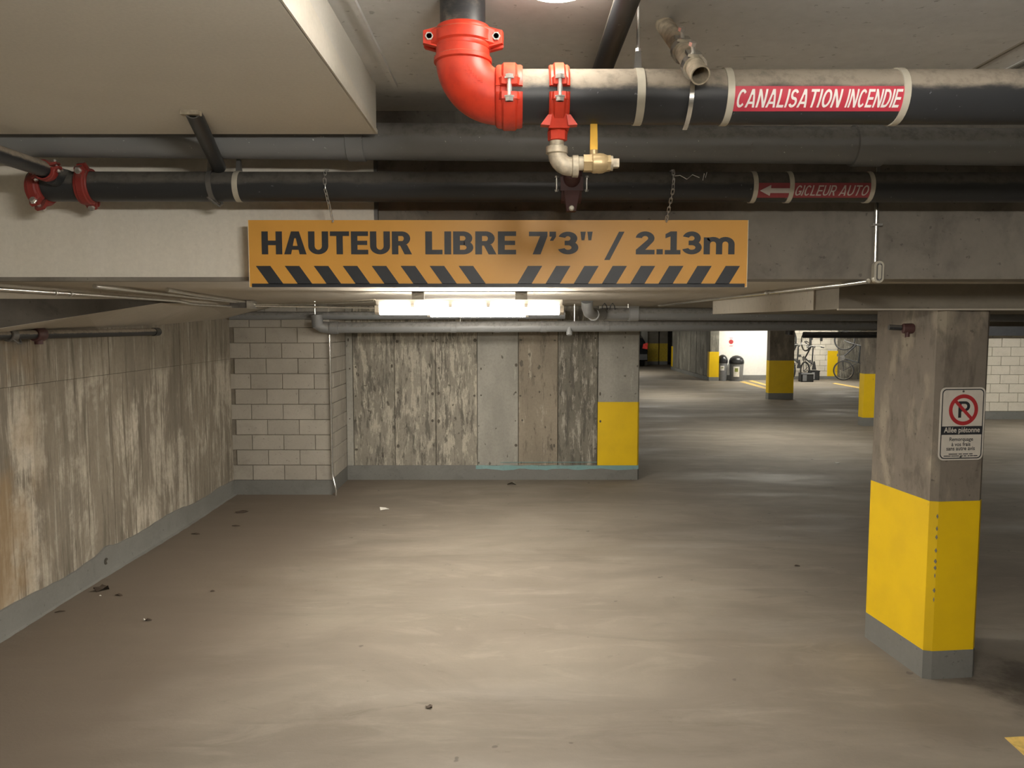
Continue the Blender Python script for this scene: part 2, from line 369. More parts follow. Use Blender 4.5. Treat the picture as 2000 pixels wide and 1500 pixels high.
def struct(name, mb, mat, parent=None, smooth=35):
    o = bpy.data.objects.new(name, mb.mesh(name, mat, (0, 0, 0), smooth)); COL.objects.link(o); OFF[o.name] = (0, 0, 0)
    if parent: o.parent = parent
    else: o['kind'] = 'structure'
    return o
def piece(name, me, parent, loc, rz=0.0):
    o = bpy.data.objects.new(name, me); COL.objects.link(o); o.parent = parent
    o.location = loc; o.rotation_euler = (0, 0, rz); OFF[o.name] = (0, 0, 0); return o
def copy_tree(src, loc, rot=None, label=None):
    r = src.copy(); COL.objects.link(r); r.location = loc
    if rot: r.rotation_euler = rot
    if label: r['label'] = label
    for ch in src.children:
        c = ch.copy(); COL.objects.link(c); c.parent = r
        for g in ch.children:
            d = g.copy(); COL.objects.link(d); d.parent = c
    return r
def letters(body, offset=0.0, shear=0.0, space=1.0):
    cu = bpy.data.curves.new('lettering', 'FONT'); cu.body = body; cu.offset = offset; cu.shear = shear
    cu.space_character = space; cu.resolution_u = 4
    ob = bpy.data.objects.new('lettering', cu); COL.objects.link(ob)
    dg = bpy.context.evaluated_depsgraph_get(); dg.update()
    me = bpy.data.meshes.new_from_object(ob.evaluated_get(dg))
    bpy.data.objects.remove(ob); bpy.data.curves.remove(cu)
    return me
def fit(mb, body, box, place, offset=0.0, shear=0.0, space=1.0, slices=0):
    """Letters scaled into box (u0, v0, u1, v1), each vertex handed to place(u, v)."""
    me = letters(body, offset, shear, space); bm = bmesh.new(); bm.from_mesh(me); bpy.data.meshes.remove(me)
    xs = [v.co.x for v in bm.verts]; ys = [v.co.y for v in bm.verts]
    x0, x1, y0, y1 = min(xs), max(xs), min(ys), max(ys)
    for v in bm.verts:
        v.co = Vector((box[0]+(v.co.x-x0)/(x1-x0)*(box[2]-box[0]), box[1]+(v.co.y-y0)/(y1-y0)*(box[3]-box[1]), 0))
    for i in range(slices):
        h = box[1]+(box[3]-box[1])*(i+1)/(slices+1)
        bmesh.ops.bisect_plane(bm, geom=bm.verts[:]+bm.edges[:]+bm.faces[:], plane_co=(0, h, 0), plane_no=(0, 1, 0))
    bm.verts.index_update()
    mb.add([place(v.co.x, v.co.y) for v in bm.verts], [tuple(v.index for v in f.verts) for f in bm.faces]); bm.free()
def rrect(w, h, r, n=6):
    out = []
    for cx, cy, a0 in ((w-r, r, -PI/2), (w-r, h-r, 0), (r, h-r, PI/2), (r, r, PI)):
        for i in range(n+1):
            a = a0+PI/2*i/n; out.append((cx+r*math.cos(a), cy+r*math.sin(a)))
    return out

# ------------------------------------------------------------------ plain heavy capitals drawn as polygons (cap height 1)
def glyph(ch, w, t):
    P = []
    def box(x0, y0, x1, y1): P.append([(x0, y0), (x1, y0), (x1, y1), (x0, y1)])
    def ell(cx, cy, rx, ry, a0, a1, n=14):
        q = []
        for i in range(n+1):
            a = math.radians(a0+(a1-a0)*i/n); c, s = math.cos(a), math.sin(a)
            q.append(((cx+rx*c, cy+ry*s), (cx+(rx-w)*c, cy+(ry-t)*s)))
        for i in range(n): P.append([q[i][0], q[i+1][0], q[i+1][1], q[i][1]])
        return q
    k = w*1.08; h = (.5+t/2)/2
    if ch == 'H': W = .86; box(0, 0, w, 1); box(W-w, 0, W, 1); box(w, .5-t/2, W-w, .5+t/2)
    elif ch == 'A':
        W = .94; P.append([(0, 0), (k, 0), (W/2+w*.05, .92), (W/2-k/2-.02, 1)]); P.append([(W-k, 0), (W, 0), (W/2+k/2+.02, 1), (W/2-w*.05, .92)])
        P.append([(W/2-k/2-.02, 1), (W/2-.06, .70), (W/2+.06, .70), (W/2+k/2+.02, 1)]); box(.2, .2, W-.2, .2+t*.85)
    elif ch == 'U': W = .84; box(0, .36, w, 1); box(W-w, .36, W, 1); ell(W/2, .36, W/2, .36, 180, 360, 18)
    elif ch == 'T': W = .80; box(0, 1-t, W, 1); box(W/2-w/2, 0, W/2+w/2, 1-t)
    elif ch == 'E': W = .72; box(0, 0, w, 1); box(w, 1-t, W, 1); box(w, .5-t*.47, W-.04, .5+t*.47); box(w, 0, W, t)
    elif ch == 'L': W = .68; box(0, 0, w, 1); box(w, 0, W, t)
    elif ch == 'I': W = w; box(0, 0, w, 1)
    elif ch in 'RP':
        W = .82 if ch == 'R' else .76; box(0, 0, w, 1); box(w, 1-t, .42, 1); box(w, .38, .42, .38+t); ell(.42, .69, .35, .31, -90, 90)
        if ch == 'R': P.append([(.34, .39), (.34+k, .42), (W+.02, 0), (W-k, 0)])
    elif ch == 'B':
        W = .80; box(0, 0, w, 1); box(w, 1-t, .40, 1); box(w, .5-t/2, .42, .5+t/2); box(w, 0, .42, t); ell(.40, 1-h, .36, h, -90, 90); ell(.42, h, .38, h, -90, 90)
    elif ch == 'C': W = .82; ell(.43, .5, .43, .5, 42, 318, 26)
    elif ch == 'G': W = .86; ell(.43, .5, .43, .5, 40, 330, 26); box(W-w, .08, W, .5); box(.46, .5-t, W, .5)
    elif ch == 'O': W = .88; ell(.44, .5, .44, .5, 0, 360, 32)
    elif ch == 'D': W = .82; box(0, 0, w, 1); box(w, 1-t, .38, 1); box(w, 0, .38, t); ell(.38, .5, .44, .5, -90, 90, 18)
    elif ch == 'N': W = .84; box(0, 0, w, 1); box(W-w, 0, W, 1); P.append([(0, 1), (k, 1), (W, 0), (W-k, 0)])
    elif ch == 'S': W = .76; ell(.38, 1-h, .36, h, 22, 270, 18); ell(.38, h, .38, h, 90, -158, 18)
    elif ch == '7': W = .70; box(0, 1-t, W, 1); P.append([(W-k, 1-t), (W, 1-t), (.16+k, 0), (.14, 0)])
    elif ch == '3': W = .76; ell(.36, 1-h, .36, h, 165, -90, 18); ell(.37, h, .39, h, 90, -165, 18); box(.24, .5-t/2, .38, .5+t/2)
    elif ch == '2':
        W = .74; q = ell(.36, .70, .37, .30, 175, -38, 18); box(0, 0, W, t); P.append([q[-1][1], q[-1][0], (.10+k, t), (0, t)]); box(0, 0, .2, t)
    elif ch == '1': W = .62; box(.22, 0, .22+w, 1); P.append([(.02, .70), (.22, .78), (.22, 1), (.02, .88)]); box(0, 0, W, t*.95)
    elif ch == '.': W = w; box(0, 0, w, w*.9)
    elif ch == '’': W = w; box(0, .78, w*.95, 1); P.append([(w*.35, .78), (w*.95, .78), (w*.55, .60), (w*.05, .60)])
    elif ch == '"': W = .46; P.append([(.04, .62), (.15, .62), (.2, 1), (0, 1)]); P.append([(.30, .62), (.41, .62), (.46, 1), (.26, 1)])
    elif ch == '/': W = .62; P.append([(0, -.1), (w*.85, -.1), (W, 1.05), (W-w*.85, 1.05)])
    elif ch == 'm':
        W = 1.22; box(0, 0, w, .74); mid = (W+w)/2
        for x0 in (0, mid-w):
            r = (mid)/2; ell(x0+r, .44, r, .32, 0, 180, 12); box(x0+mid-w, 0, x0+mid, .44)
    return P, W
def word(mb, body, box, place, w=.27, t=.2, gap=.075, shear=0.0, slices=0):
    bm = bmesh.new(); x = 0.0; dl = bm.verts.layers.float.new('d'); k = 0
    for ch in body:
        P, W = glyph(ch, w, t)
        for p in P:
            k += 1; vv = [bm.verts.new((x+a+shear*b, b, 0)) for a, b in p]
            for v in vv: v[dl] = (k % 9)*7e-5
            bm.faces.new(vv)
        x += W+gap
    xs = [v.co.x for v in bm.verts]; ys = [v.co.y for v in bm.verts]; x0, x1, y0, y1 = min(xs), max(xs), min(ys), max(ys)
    for v in bm.verts: v.co = Vector((box[0]+(v.co.x-x0)/(x1-x0)*(box[2]-box[0]), box[1]+(v.co.y-y0)/(y1-y0)*(box[3]-box[1]), 0))
    for i in range(slices):
        h = box[1]+(box[3]-box[1])*(i+1)/(slices+1)
        bmesh.ops.bisect_plane(bm, geom=bm.verts[:]+bm.edges[:]+bm.faces[:], plane_co=(0, h, 0), plane_no=(0, 1, 0))
    bm.verts.index_update()
    mb.add([place(v.co.x, v.co.y, v[dl]) for v in bm.verts], [tuple(v.index for v in f.verts) for f in bm.faces]); bm.free()

# ------------------------------------------------------------------ structure
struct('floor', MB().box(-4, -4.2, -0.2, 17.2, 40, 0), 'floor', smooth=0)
struct('ceiling', MB().box(-3.7, -4.2, 2.99, 6.2, 3.72, 3.2), 'ceil', smooth=0)
struct('ceiling_low', MB().box(-3.7, 3.95, 2.207, 17.2, 40, 2.5), 'slab', smooth=0)
struct('wall_front', MB().box(-3.7, 3.70, 2.207, 17.2, 3.95, 3.0), 'beam', smooth=0)          # downstand beam at the ramp's end
struct('wall_rear', MB().box(-3.7, -4.3, -0.2, 6.2, -4.2, 3.1), 'beam', smooth=0)
struct('wall_ramp', MB().box(6.2, -4.3, -0.2, 6.4, 3.2, 3.1), 'beam', smooth=0)
struct('wall_east', MB().box(6.4, 3.0, -0.2, 17.2, 3.2, 3.1), 'beam', smooth=0)
struct('wall_right', MB().box(17.2, 3.0, -0.2, 17.4, 40, 2.6), 'beam', smooth=0)
struct('wall_far', MB().box(-4, 38.5, -0.2, 17.4, 38.8, 2.6), 'beam', smooth=0)
struct('wall_west', MB().box(-3.9, 9.9, -0.2, -3.4, 38.6, 2.6), 'beam', smooth=0)

ce = bpy.data.objects['ceiling']
for x0, x1 in ((1.80, 1.812), (1.93, 1.938)): struct('form_line', MB().box(x0, -4, 2.984, x1, 3.69, 2.991), 'dropdark' if x1 < 1.82 else 'ceil', ce, 0)
struct('form_line', MB().box(-0.497, -4, 2.976, -0.478, 3.3, 2.991), 'ceil', ce, 0)
# painted bulkhead (upper left), its bright side strip, white boards on the beam
struct('ceiling_bulkhead', MB().box(-3.6, -4.2, 2.788, -0.569, 3.30, 2.995), 'soffit', smooth=0)
struct('trim_1', MB().plate([(-4.2, 2.788), (3.298, 2.788), (3.298, 2.803), (2.215, 2.893), (1.10, 2.985), (-4.2, 2.985)], (-0.563, 0, 0), (0, 1, 0), (0, 0, 1), 0.008), 'whitepaint', smooth=0)
wb = struct('trim_2', MB().box(-3.24, 3.672, 2.213, -0.640, 3.702, 2.99), 'whitepaint', smooth=0)
struct('edge_strip', MB().box(-0.648, 3.668, 2.44, -0.632, 3.705, 2.80), 'steelbox', wb, 0)
struct('trim_3', MB().box(-3.24, 3.66, 2.196, -1.0, 3.74, 2.214), 'beam', smooth=0)               # rough lower arris of the beam
# left: tapering downstand along the wall, with its sloping underside
st = [(3.95, 1.950, 1.915), (4.13, 1.967, 1.920), (5.0, 2.051, 1.937), (6.05, 2.152, 1.952), (7.0, 2.160, 1.972), (8.86, 2.172, 2.046)]
m = MB(); vs = []; fs = []
for y, ze, zw in st: vs += [(-2.75, y, 2.215), (-2.75, y, ze), (-3.25, y, zw), (-3.25, y, 2.215)]
for i in range(len(st)-1):
    for j in range(4): fs.append((i*4+j, i*4+(j+1) % 4, i*4+4+(j+1) % 4, i*4+4+j))
fs += [(0, 1, 2, 3), (23, 22, 21, 20)]
struct('ceiling_downstand', m.add(vs, fs), 'slab', smooth=0)
struct('trim_4', MB().plate([(3.96, 1.958), (4.13, 1.970), (5.0, 2.054), (6.05, 2.154), (6.4, 2.160), (6.4, 2.19), (3.96, 2.19)], (-2.744, 0, 0), (0, 1, 0), (0, 0, 1), 0.005), 'shadedark', smooth=0)  # dark sheet painting the shaded part of the downstand's side
struct('trim_8', MB().plate([(3.96, 2.122), (6.3, 2.190), (6.3, 2.2065), (3.96, 2.2065)], (-2.728, 0, 0), (0, 1, 0), (0, 0, 1), 0.021), 'slab', smooth=0)
# right: drop panel over the pillar
m = MB().box(1.765, 4.175, 2.072, 9.0, 6.75, 2.214)
struct('ceiling_drop', m, 'dropdark', smooth=0)
struct('trim_5', MB().box(1.76, 4.165, 2.066, 9.0, 4.185, 2.075), 'slab', smooth=0)
struct('trim_6', MB().box(1.755, 4.5, 2.073, 1.768, 6.755, 2.2065), 'slab', smooth=0)

# left wall: formwork panels on a backing wall
wl = struct('wall_left', MB().box(-3.7, -4.3, -0.2, -3.256, 9.9, 2.2), 'joint', smooth=0)
ys = [2.6, 3.3, 3.95, 4.56, 5.17, 5.69, 6.18, 6.85, 7.5, 8.15, 8.838]
for i in range(len(ys)-1):
    for z0, z1 in ((0.02, 1.583), (1.586, 2.2)):
        d = random.uniform(-0.004, 0.004)
        struct('panel', MB().box(-3.256, ys[i]+0.0012, z0, -3.24+d, ys[i+1]-0.0012, z1), 'left', wl, 0)
struct('wall_left_upper', MB().box(-3.7, -4.3, 2.19, -3.25, 3.72, 3.1), 'soffit', smooth=0)
# grey painted base of the left wall, wavy upper edge, coved foot
m = MB(); N = 90; rows = []
for i in range(N+1):
    y = 2.6+(8.838-2.6)*i/N
    h = 0.185+0.012*math.sin(y*2.1)+0.010*math.sin(y*5.3+1)+random.uniform(-0.004, 0.004)
    if 5.9 < y < 6.35: h += 0.028*math.exp(-((y-6.02)/0.09)**2)
    f = 0.03+0.014*math.sin(y*1.7+2)+random.uniform(-.004, .004)
    rows.append([(-3.25, y, h), (-3.229, y, h-0.003), (-3.226, y, 0.06), (-3.226+f*0.5, y, 0.012), (-3.22+f, y, 0.001), (-3.25, y, 0.0)])
vs = [p for r in rows for p in r]; fs = []
for i in range(N):
    for j in range(6):
        fs.append((i*6+j, (i+1)*6+j, (i+1)*6+(j+1) % 6, i*6+(j+1) % 6))
fs += [tuple(range(6)), tuple(N*6+i for i in range(6))[::-1]]
bl = struct('baseboard_left', m.add(vs, fs), 'greypaint')
m = MB().sector((-3.2262, 5.98, 0.11), (1, 0, 0), [(0, .0), (.004, .0), (.004, .026), (0, .026)], 0.4, 5.2, 12); struct('paint_blister', m, 'joint', bl)

# block pier
BLOCK = {}
def block_mesh(L, h, mat, tag):
    k = (round(L, 3), round(h, 3), tag)
    if k not in BLOCK:
        b = 0.004; m = MB()
        m.add([(b, 0, b), (L-b, 0, b), (L-b, 0, h-b), (b, 0, h-b), (0, b, 0), (L, b, 0), (L, b, h), (0, b, h), (0, .02, 0), (L, .02, 0), (L, .02, h), (0, .02, h)],
              [(0, 1, 2, 3), (0, 4, 5, 1), (1, 5, 6, 2), (2, 6, 7, 3), (3, 7, 4, 0), (4, 8, 9, 5), (5, 9, 10, 6), (6, 10, 11, 7), (7, 11, 8, 4)])
        BLOCK[k] = m.mesh('block', mat, smooth=0)
    return BLOCK[k]
def courses(parent, x0, y0, z0, width, rz, h, L, n, shift, mat, tag, ztop, anchor=0.0, joint=0.006):
    c, s = math.cos(rz), math.sin(rz)
    for r in range(n):
        z = z0+r*h
        if z > ztop-0.03: break
        hh = min(h, ztop-z)-joint
        u = -L+anchor+(shift if r % 2 else 0.0)
        while u < width-0.01:
            a, b = max(u, 0.0), min(u+L, width)
            if b-a > 0.03:
                piece('block', block_mesh(b-a-joint, hh, mat, tag), parent, (x0+c*(a+joint/2)-s*random.uniform(-.0015, .0015), y0+s*(a+joint/2)+c*random.uniform(-.0015, .0015), z), rz)
            u += L
wp = struct('wall_pier', MB().box(-3.256, 8.856, 0, -2.116, 9.95, 2.207), 'mortar', smooth=0)
courses(wp, -3.25, 8.84, 0.172, 1.15, 0, 0.1775, 0.366, 12, 0.183, 'block', 'p', 2.2, anchor=1.15-0.366*3-0.183+0.366)
courses(wp, -2.10, 8.84, 0.172, 0.95, PI/2, 0.1775, 0.366, 12, 0.183, 'block', 'p', 2.2, anchor=0.183)
struct('baseboard_pier', MB().box(-3.25, 8.835, 0, -2.095, 9.9, 0.17), 'greypaint', smooth=0)

# back wall: separate formed strips with joints
wk = struct('wall_back', MB().box(-2.116, 9.72, 0, 1.590, 10.0, 2.207), 'joint', smooth=0)
seams = [-2.10, -2.012, -1.488, -0.968, -0.440, 0.080, 0.582, 1.087, 1.604]
kinds = ['pan_pale', 'pan_patch', 'pan_patch', 'pan_patch', 'pan_pale', 'pan_brown', 'pan_dark', 'pan_pale']
for i, k in enumerate(kinds):
    d = [0.012, 0, 0.003, -0.002, 0.005, 0.0, 0.004, 0.007][i]
    a, b = seams[i]+0.003, seams[i+1]-0.003; y = 9.70-d
    c = 0.012
    struct('panel', MB().prism([(a, 9.73), (a, y+c*.4), (a+c*.4, y), (b-c*.4, y), (b, y+c*.4), (b, 9.73)], 0.0, 2.205), k, wk, 0)
m = MB().prism([(1.56, 9.695), (1.592, 9.695), (1.612, 9.715), (1.612, 10.0), (1.56, 10.0)], 0, 2.205)
struct('wall_end', m, 'pan_pale', wk, 0)
struct('yellow_band', MB().prism([(1.088, 9.6900), (1.594, 9.6895), (1.6145, 9.712), (1.6145, 10.003), (1.088, 10.003)], 0.181, 0.997), 'yellow', wk, 0)
bb = struct('baseboard_back', MB().prism([(-2.10, 9.682), (1.598, 9.682), (1.619, 9.704), (1.619, 10.01), (-2.10, 10.01)], 0, 0.186), 'greypaint', smooth=0)
m = MB(); top = [(-0.46, .168)]+[(-0.46+1.55*i/24, 0.186+0.004*math.sin(i*1.3)) for i in range(25)]; bot = [(-0.46+2.07*i/30, 0.136+0.008*math.sin(i*.9)+random.uniform(-.006, .006)) for i in range(31)][::-1]
struct('teal_paint', m.plate(bot[::-1]+[(1.61, .187)]+top[::-1], (0, 9.6805, 0), (1, 0, 0), (0, 0, 1), 0.001), 'teal', bb, 0)
struct('paint_streak', MB().plate([(-0.15, .222), (1.08, .224), (1.08, .231), (-0.15, .228)], (0, 9.6855, 0), (1, 0, 0), (0, 0, 1), 0.002), 'teal', wk, 0)

TIE = MB().lathe((0, 0, 0), (0, -1, 0), [(0, .016), (.003, .013), (.004, .006)], 6).mesh('tie_mark', 'tie')
for x in seams[1:-1]:
    for s_ in (-1, 1):
        for z in (0.42, 0.76, 1.10, 1.44, 1.78):
            if random.random() < 0.6: piece('tie_mark', TIE, wk, (x+s_*random.uniform(.024, .05), 9.689, z+random.uniform(-.03, .03))).scale = (random.uniform(.5, 1.3), 1, random.uniform(.5, 1.6))
# far walls
ws = struct('wall_slat', MB().box(6.80, 26.4, 0, 7.10, 32.7, 2.207), 'slat', smooth=0)
u = 26.45
while u < 32.5:
    w = random.uniform(0.34, 0.62); struct('panel', MB().box(6.782+random.uniform(-.006, .006), u, 0.15, 6.80, min(u+w-0.02, 32.68), 2.2), 'slat', ws, 0); u += w
struct('yellow_band', MB().box(6.777, 26.385, 0.13, 7.106, 26.62, 1.0), 'yellow', ws, 0)
struct('yellow_edge', MB().box(6.776, 32.45, 0.15, 6.9, 32.72, 1.0), 'yellow', ws, 0)
struct('baseboard_slat', MB().box(6.77, 26.375, 0, 7.112, 32.72, 0.13), 'greypaint', smooth=0)
struct('wall_white', MB().box(7.1, 26.84, 0, 9.32, 27.1, 2.207), 'whitewall', smooth=0)
struct('baseboard_white', MB().box(7.1, 26.82, 0, 9.32, 26.85, 0.17), 'greypaint', smooth=0)
wbk = struct('wall_bikes', MB().box(9.3, 27.31, 0, 11.56, 27.6, 2.207), 'whitemortar', smooth=0)
courses(wbk, 9.32, 27.294, 0.10, 2.22, 0, 0.189, 0.378, 12, 0.189, 'whiteblock', 'w', 2.2, anchor=0.1, joint=0.012)
struct('yellow_band', MB().box(11.20, 27.285, 0.10, 11.56, 27.32, 1.0), 'yellow', wbk, 0)
struct('baseboard_bikes', MB().box(9.32, 27.283, 0, 11.56, 27.31, 0.10), 'greypaint', smooth=0)
struct('wall_grey', MB().box(11.56, 27.1, 0, 17.2, 27.6, 2.207), 'pan_dark', smooth=0)
wbr = struct('wall_blocks', MB().box(8.6, 15.86, 0, 12.6, 16.1, 2.207), 'whitemortar', smooth=0)
courses(wbr, 9.0, 15.844, 0.17, 2.7, 0, 0.19, 0.385, 9, 0.1925, 'whiteblock', 'w', 1.80, anchor=0.12, joint=0.008)
struct('baseboard_blocks', MB().box(8.6, 15.835, 0, 12.6, 15.87, 0.16), 'greypaint', smooth=0)
struct('ceiling_beam', MB().box(1.7, 11.0, 1.945, 8.6, 11.4, 2.21), 'dropdark', smooth=0)
struct('trim_7', MB().box(8.4, 15.42, 1.735, 14.0, 15.86, 2.207), 'darkduct', smooth=0)

# ------------------------------------------------------------------ pillars
def ccw(p):
    a = sum(p[i][0]*p[(i+1) % len(p)][1]-p[(i+1) % len(p)][0]*p[i][1] for i in range(len(p)))
    return p if a > 0 else p[::-1]
def grow(p, d):
    cx = sum(x for x, y in p)/len(p); cy = sum(y for x, y in p)/len(p); out = []
    for x, y in p:
        L = math.hypot(x-cx, y-cy); out.append((x+(x-cx)/L*d, y+(y-cy)/L*d))
    return out
def pillar(poly, label, top=2.2069, mat='pillar', yb=(0.163, 1.014), paint='yellow', ragged=False):
    poly = ccw(poly); c = (sum(x for x, y in poly)/len(poly), sum(y for x, y in poly)/len(poly), 0)
    t = empty('pillar', label, 'pillar', c, None)
    part('shaft', MB().prism(poly, 0, top), mat, t, smooth=0)
    part('yellow_band', MB().prism(grow(poly, 0.004), yb[0], yb[1]), paint, t, 'yellow painted band', 0)
    part('base_band', MB().prism(grow(poly, 0.006), 0, yb[0]), 'greypaint', t, 'grey painted foot', 0)
    return t
near = [(2.254, 4.76), (2.314, 4.198), (2.357, 4.184), (2.598, 4.209), (2.622, 4.236), (2.565, 4.80), (2.285, 4.79)]
pl = pillar(near, 'thick bare concrete pillar with yellow band and no-parking sign, nearest on the right', 2.0715)
m = MB()
for i in range(9):
    z = 0.45+i*0.058+random.uniform(-.02, .02); a = random.uniform(.004, .009)
    m.add([(2.3525, 4.1795, z), (2.3525+a, 4.1805, z+.012), (2.3525, 4.1795, z+.03), (2.3525-a, 4.1835, z+.014), (2.3545, 4.177, z+.015)], [(0, 1, 4), (1, 2, 4), (2, 3, 4), (3, 0, 4)])
part('chipped_paint', m, 'beam', pl, 'dark chips along the corner', 0)
pillar([(6.70, 20.0), (7.34, 20.0), (7.34, 20.22), (6.70, 20.22)], 'wide far pillar with yellow band in front of the white wall')
pillar([(6.80, 14.8), (7.3, 14.8), (7.3, 15.0), (6.80, 15.0)], 'slim-looking pillar with yellow band just left of the nearest pillar')
pillar([(6.36, 36.5), (6.94, 36.5), (6.94, 36.9), (6.36, 36.9)], 'dim distant pillar with dull yellow band beyond the back wall', paint='dullyellow', mat='dropdark')
pillar([(7.02, 36.6), (7.40, 36.6), (7.40, 37.0), (7.02, 37.0)], 'dim distant pillar beside the streaked far wall, brighter yellow band', paint='dullyellow', mat='dropdark')
single('pillar', MB().box(6.03, 36.0, 0, 6.34, 36.3, 2.2069), 'pan_pale', 'pale narrow pillar behind the dark car', 'pillar', (6.18, 36.15, 0))

# ------------------------------------------------------------------ lamps
def lamp(label, loc, L=1.258, mat='tube'):
    t = empty('fluorescent_lamp', label, 'lamp', loc); x, y, z = loc; h = L/2   # loc: centre of the lens underside
    prof = [(-.075, .100), (-.06, .06), (.06, .06), (.075, .100)]
    m = MB(); m.plate(prof[::-1], (x-h+.01, y, z), (0, 1, 0), (0, 0, 1), -(L-.02)); part('housing', m, 'housing', t, smooth=0)
    m = MB(); lens = [(-.062, .062), (-.062, .016), (-.047, .003), (-.02, 0), (.02, 0), (.047, .003), (.062, .016), (.062, .062)]
    m.plate(lens, (x-h+.03, y, z), (0, 1, 0), (0, 0, 1), -(L-.06)); part('lens', m, mat, t, 'glowing diffuser')
    for s in (-1, 1):
        a = x+s*(h-.03); b = x+s*h
        m = MB(); m.plate([(p*1.04, q) for p, q in lens], (min(a, b), y, z), (0, 1, 0), (0, 0, 1), -.03); part('end_cap', m, 'clip', t)
        part('bracket', MB().box(x+s*h*.55-.04, y-.03, z+.097, x+s*h*.55+.04, y+.03, z+.155), 'steelbox', t, smooth=0)
    for i in range(4):
        cx = x-h*.6+i*h*.4; part('clip', MB().box(cx-.012, y-.07, z+.048, cx+.012, y-.06, z+.074), 'clip', t, smooth=0)
    return t
lamp('lit fluorescent batten under the low ceiling, just below the hanging sign', (-0.284, 5.2, 2.052))
lamp('second lit batten behind the first, nearer the back wall', (-0.32, 7.3, 2.052), .95, 'tubedim')
FL = [((8.2, 25.4, 2.052), 'distant fluorescent batten above the two bins'), ((10.6, 25.3, 2.052), 'distant fluorescent batten above the hanging bikes'),
      ((4.6, 13.2, 2.052), 'fluorescent batten over the middle aisle, behind the grey drain pipes'), ((4.2, 21.0, 2.052), 'fluorescent batten over the far aisle, behind the grey drain pipes'),
      ((4.4, 30.4, 2.052), 'added fluorescent batten over the far lane before the dark parked car'), ((9.9, 13.0, 2.052), 'added fluorescent batten lighting the white block wall at the right')]  # far-lane and block-wall battens are unseen, added to brighten those areas
for p, lb in FL: lamp(lb, p, mat='fartube')
lamp('added fill batten on the ramp ceiling behind the viewer', (1.6, -1.6, 2.835), mat='rearfill')
lr = lamp('fluorescent batten on the ramp ceiling just above the picture', (0, 0, 0), mat='ramptube')
for x in (-.35, .35): part('drop_rod', MB().cyl((x, 0, .15), (x, 0, .325), .006, 8), 'zinc', lr)
lr.location = (0.35, 0.93, 2.665); lr.rotation_euler = (0, 0, PI/2)
c = (0.130, 2.262, 2.99)
t = empty('ceiling_lamp', 'round glowing ceiling lamp cut off by the upper edge, above the red elbow', 'lamp', c)
part('canopy', MB().lathe(c, (0, 0, -1), [(0, .118), (.014, .118), (.018, .108), (.018, .01)], 28), 'housing', t)
part('dome', MB().lathe(c, (0, 0, -1), [(.018, .104), (.034, .102), (.050, .088), (.058, .06), (.061, .02)], 28), 'dome', t, 'glowing diffuser')

# ------------------------------------------------------------------ fire main with red couplings
def ring(cx, d, r, w, t=0.004, n=28):
    return MB().lathe(tuple(Vector(cx)-Vector(d)*w/2), d, [(0, r), (0, r+t), (w, r+t), (w, r)], n, True)
def bolt(parent, c, d, L, r=0.011, name='bolt'):
    d = Vector(d).normalized(); c = Vector(c); m = MB()
    m.cyl(c-d*L/2, c+d*L/2, r*.62, 12)
    m.lathe(c+d*(L/2-r*1.0), d, [(0, r*1.25), (r*.35, r*1.25), (r*.35, r), (r*1.0, r)], 6)
    m.lathe(c-d*(L/2), d, [(0, r*1.0), (r*.9, r*1.05), (r*.9, r*1.3), (r*1.2, r*1.3)], 6)
    return part(name, m, 'zinc', parent, 'zinc bolt and nut', 40)
def coupling(parent, c, axis, ear, r, w, mat='red', lug=0.05, name='coupling', bolts=True):
    """Two half shells about the pipe, joined by two pairs of bolted lugs that stick out along +-ear."""
    c, d, e = Vector(c), Vector(axis).normalized(), Vector(ear).normalized(); g = d.cross(e)
    prof = [(-w/2, r*.99), (-w/2, r*1.13), (-w*.42, r*1.17), (-w*.3, r*1.17), (-w*.22, r*1.25), (w*.22, r*1.25), (w*.3, r*1.17), (w*.42, r*1.17), (w/2, r*1.13), (w/2, r*.99)]
    m = MB(); gap = 0.1
    for s in (0, 1): m.sector(c, d, prof, gap+s*PI, PI-gap+s*PI, 20, e)
    for s in (-1, 1):
        for k in (-1, 1):
            z0, z1 = r*.14*k, r*.40*k
            a = []
            for zz in (z0, z1):
                wl_ = w*.46; tip = r*1.12+lug*(1.0 if zz == z0 else .92)
                a += [c+e*s*(r*1.02)-d*wl_+g*zz, c+e*s*tip-d*wl_*.62+g*zz, c+e*s*tip+d*wl_*.62+g*zz, c+e*s*(r*1.02)+d*wl_+g*zz]
            m.hull8(a)
            rr = r*1.0   # web that blends the lug into the shell
            m.hull8([c+e*s*rr*.95-d*w*.44+g*z1*.9, c+e*s*(rr*1.12+lug*.45)-d*w*.3+g*z1*.9, c+e*s*(rr*1.12+lug*.45)+d*w*.3+g*z1*.9, c+e*s*rr*.95+d*w*.44+g*z1*.9,
                     c+e*s*rr*.72-d*w*.42+g*k*r*.86, c+e*s*rr*.80-d*w*.28+g*k*r*.86, c+e*s*rr*.80+d*w*.28+g*k*r*.86, c+e*s*rr*.72+d*w*.42+g*k*r*.86])
    o = part(name, m, mat, parent, smooth=30)
    if bolts:
        for s in (-1, 1): bolt(o, c+e*s*(r*1.12+lug*.48), g, r*.98 if r > .07 else (r*1.2 if r > .06 else r*1.5), min(.013, r*.2))
    return o
MY, MZ, MR = 2.45, 2.697, 0.0815
t = empty('fire_main_pipe', 'thick dusty black fire main with red elbow and couplings, running right under the ceiling', 'pipe', (0.6, MY, MZ))
part('pipe', MB().cyl((-0.03, MY, MZ), (5.5, MY, MZ), MR, 40), 'black', t)
part('riser_pipe', MB().cyl((-0.152, MY, MZ+.11), (-0.152, MY, 2.99), 0.070, 36), 'black', t, 'vertical black pipe into the ceiling')
m = MB(); cb = Vector((-0.152+.112, MY, MZ+.112)); pts = []
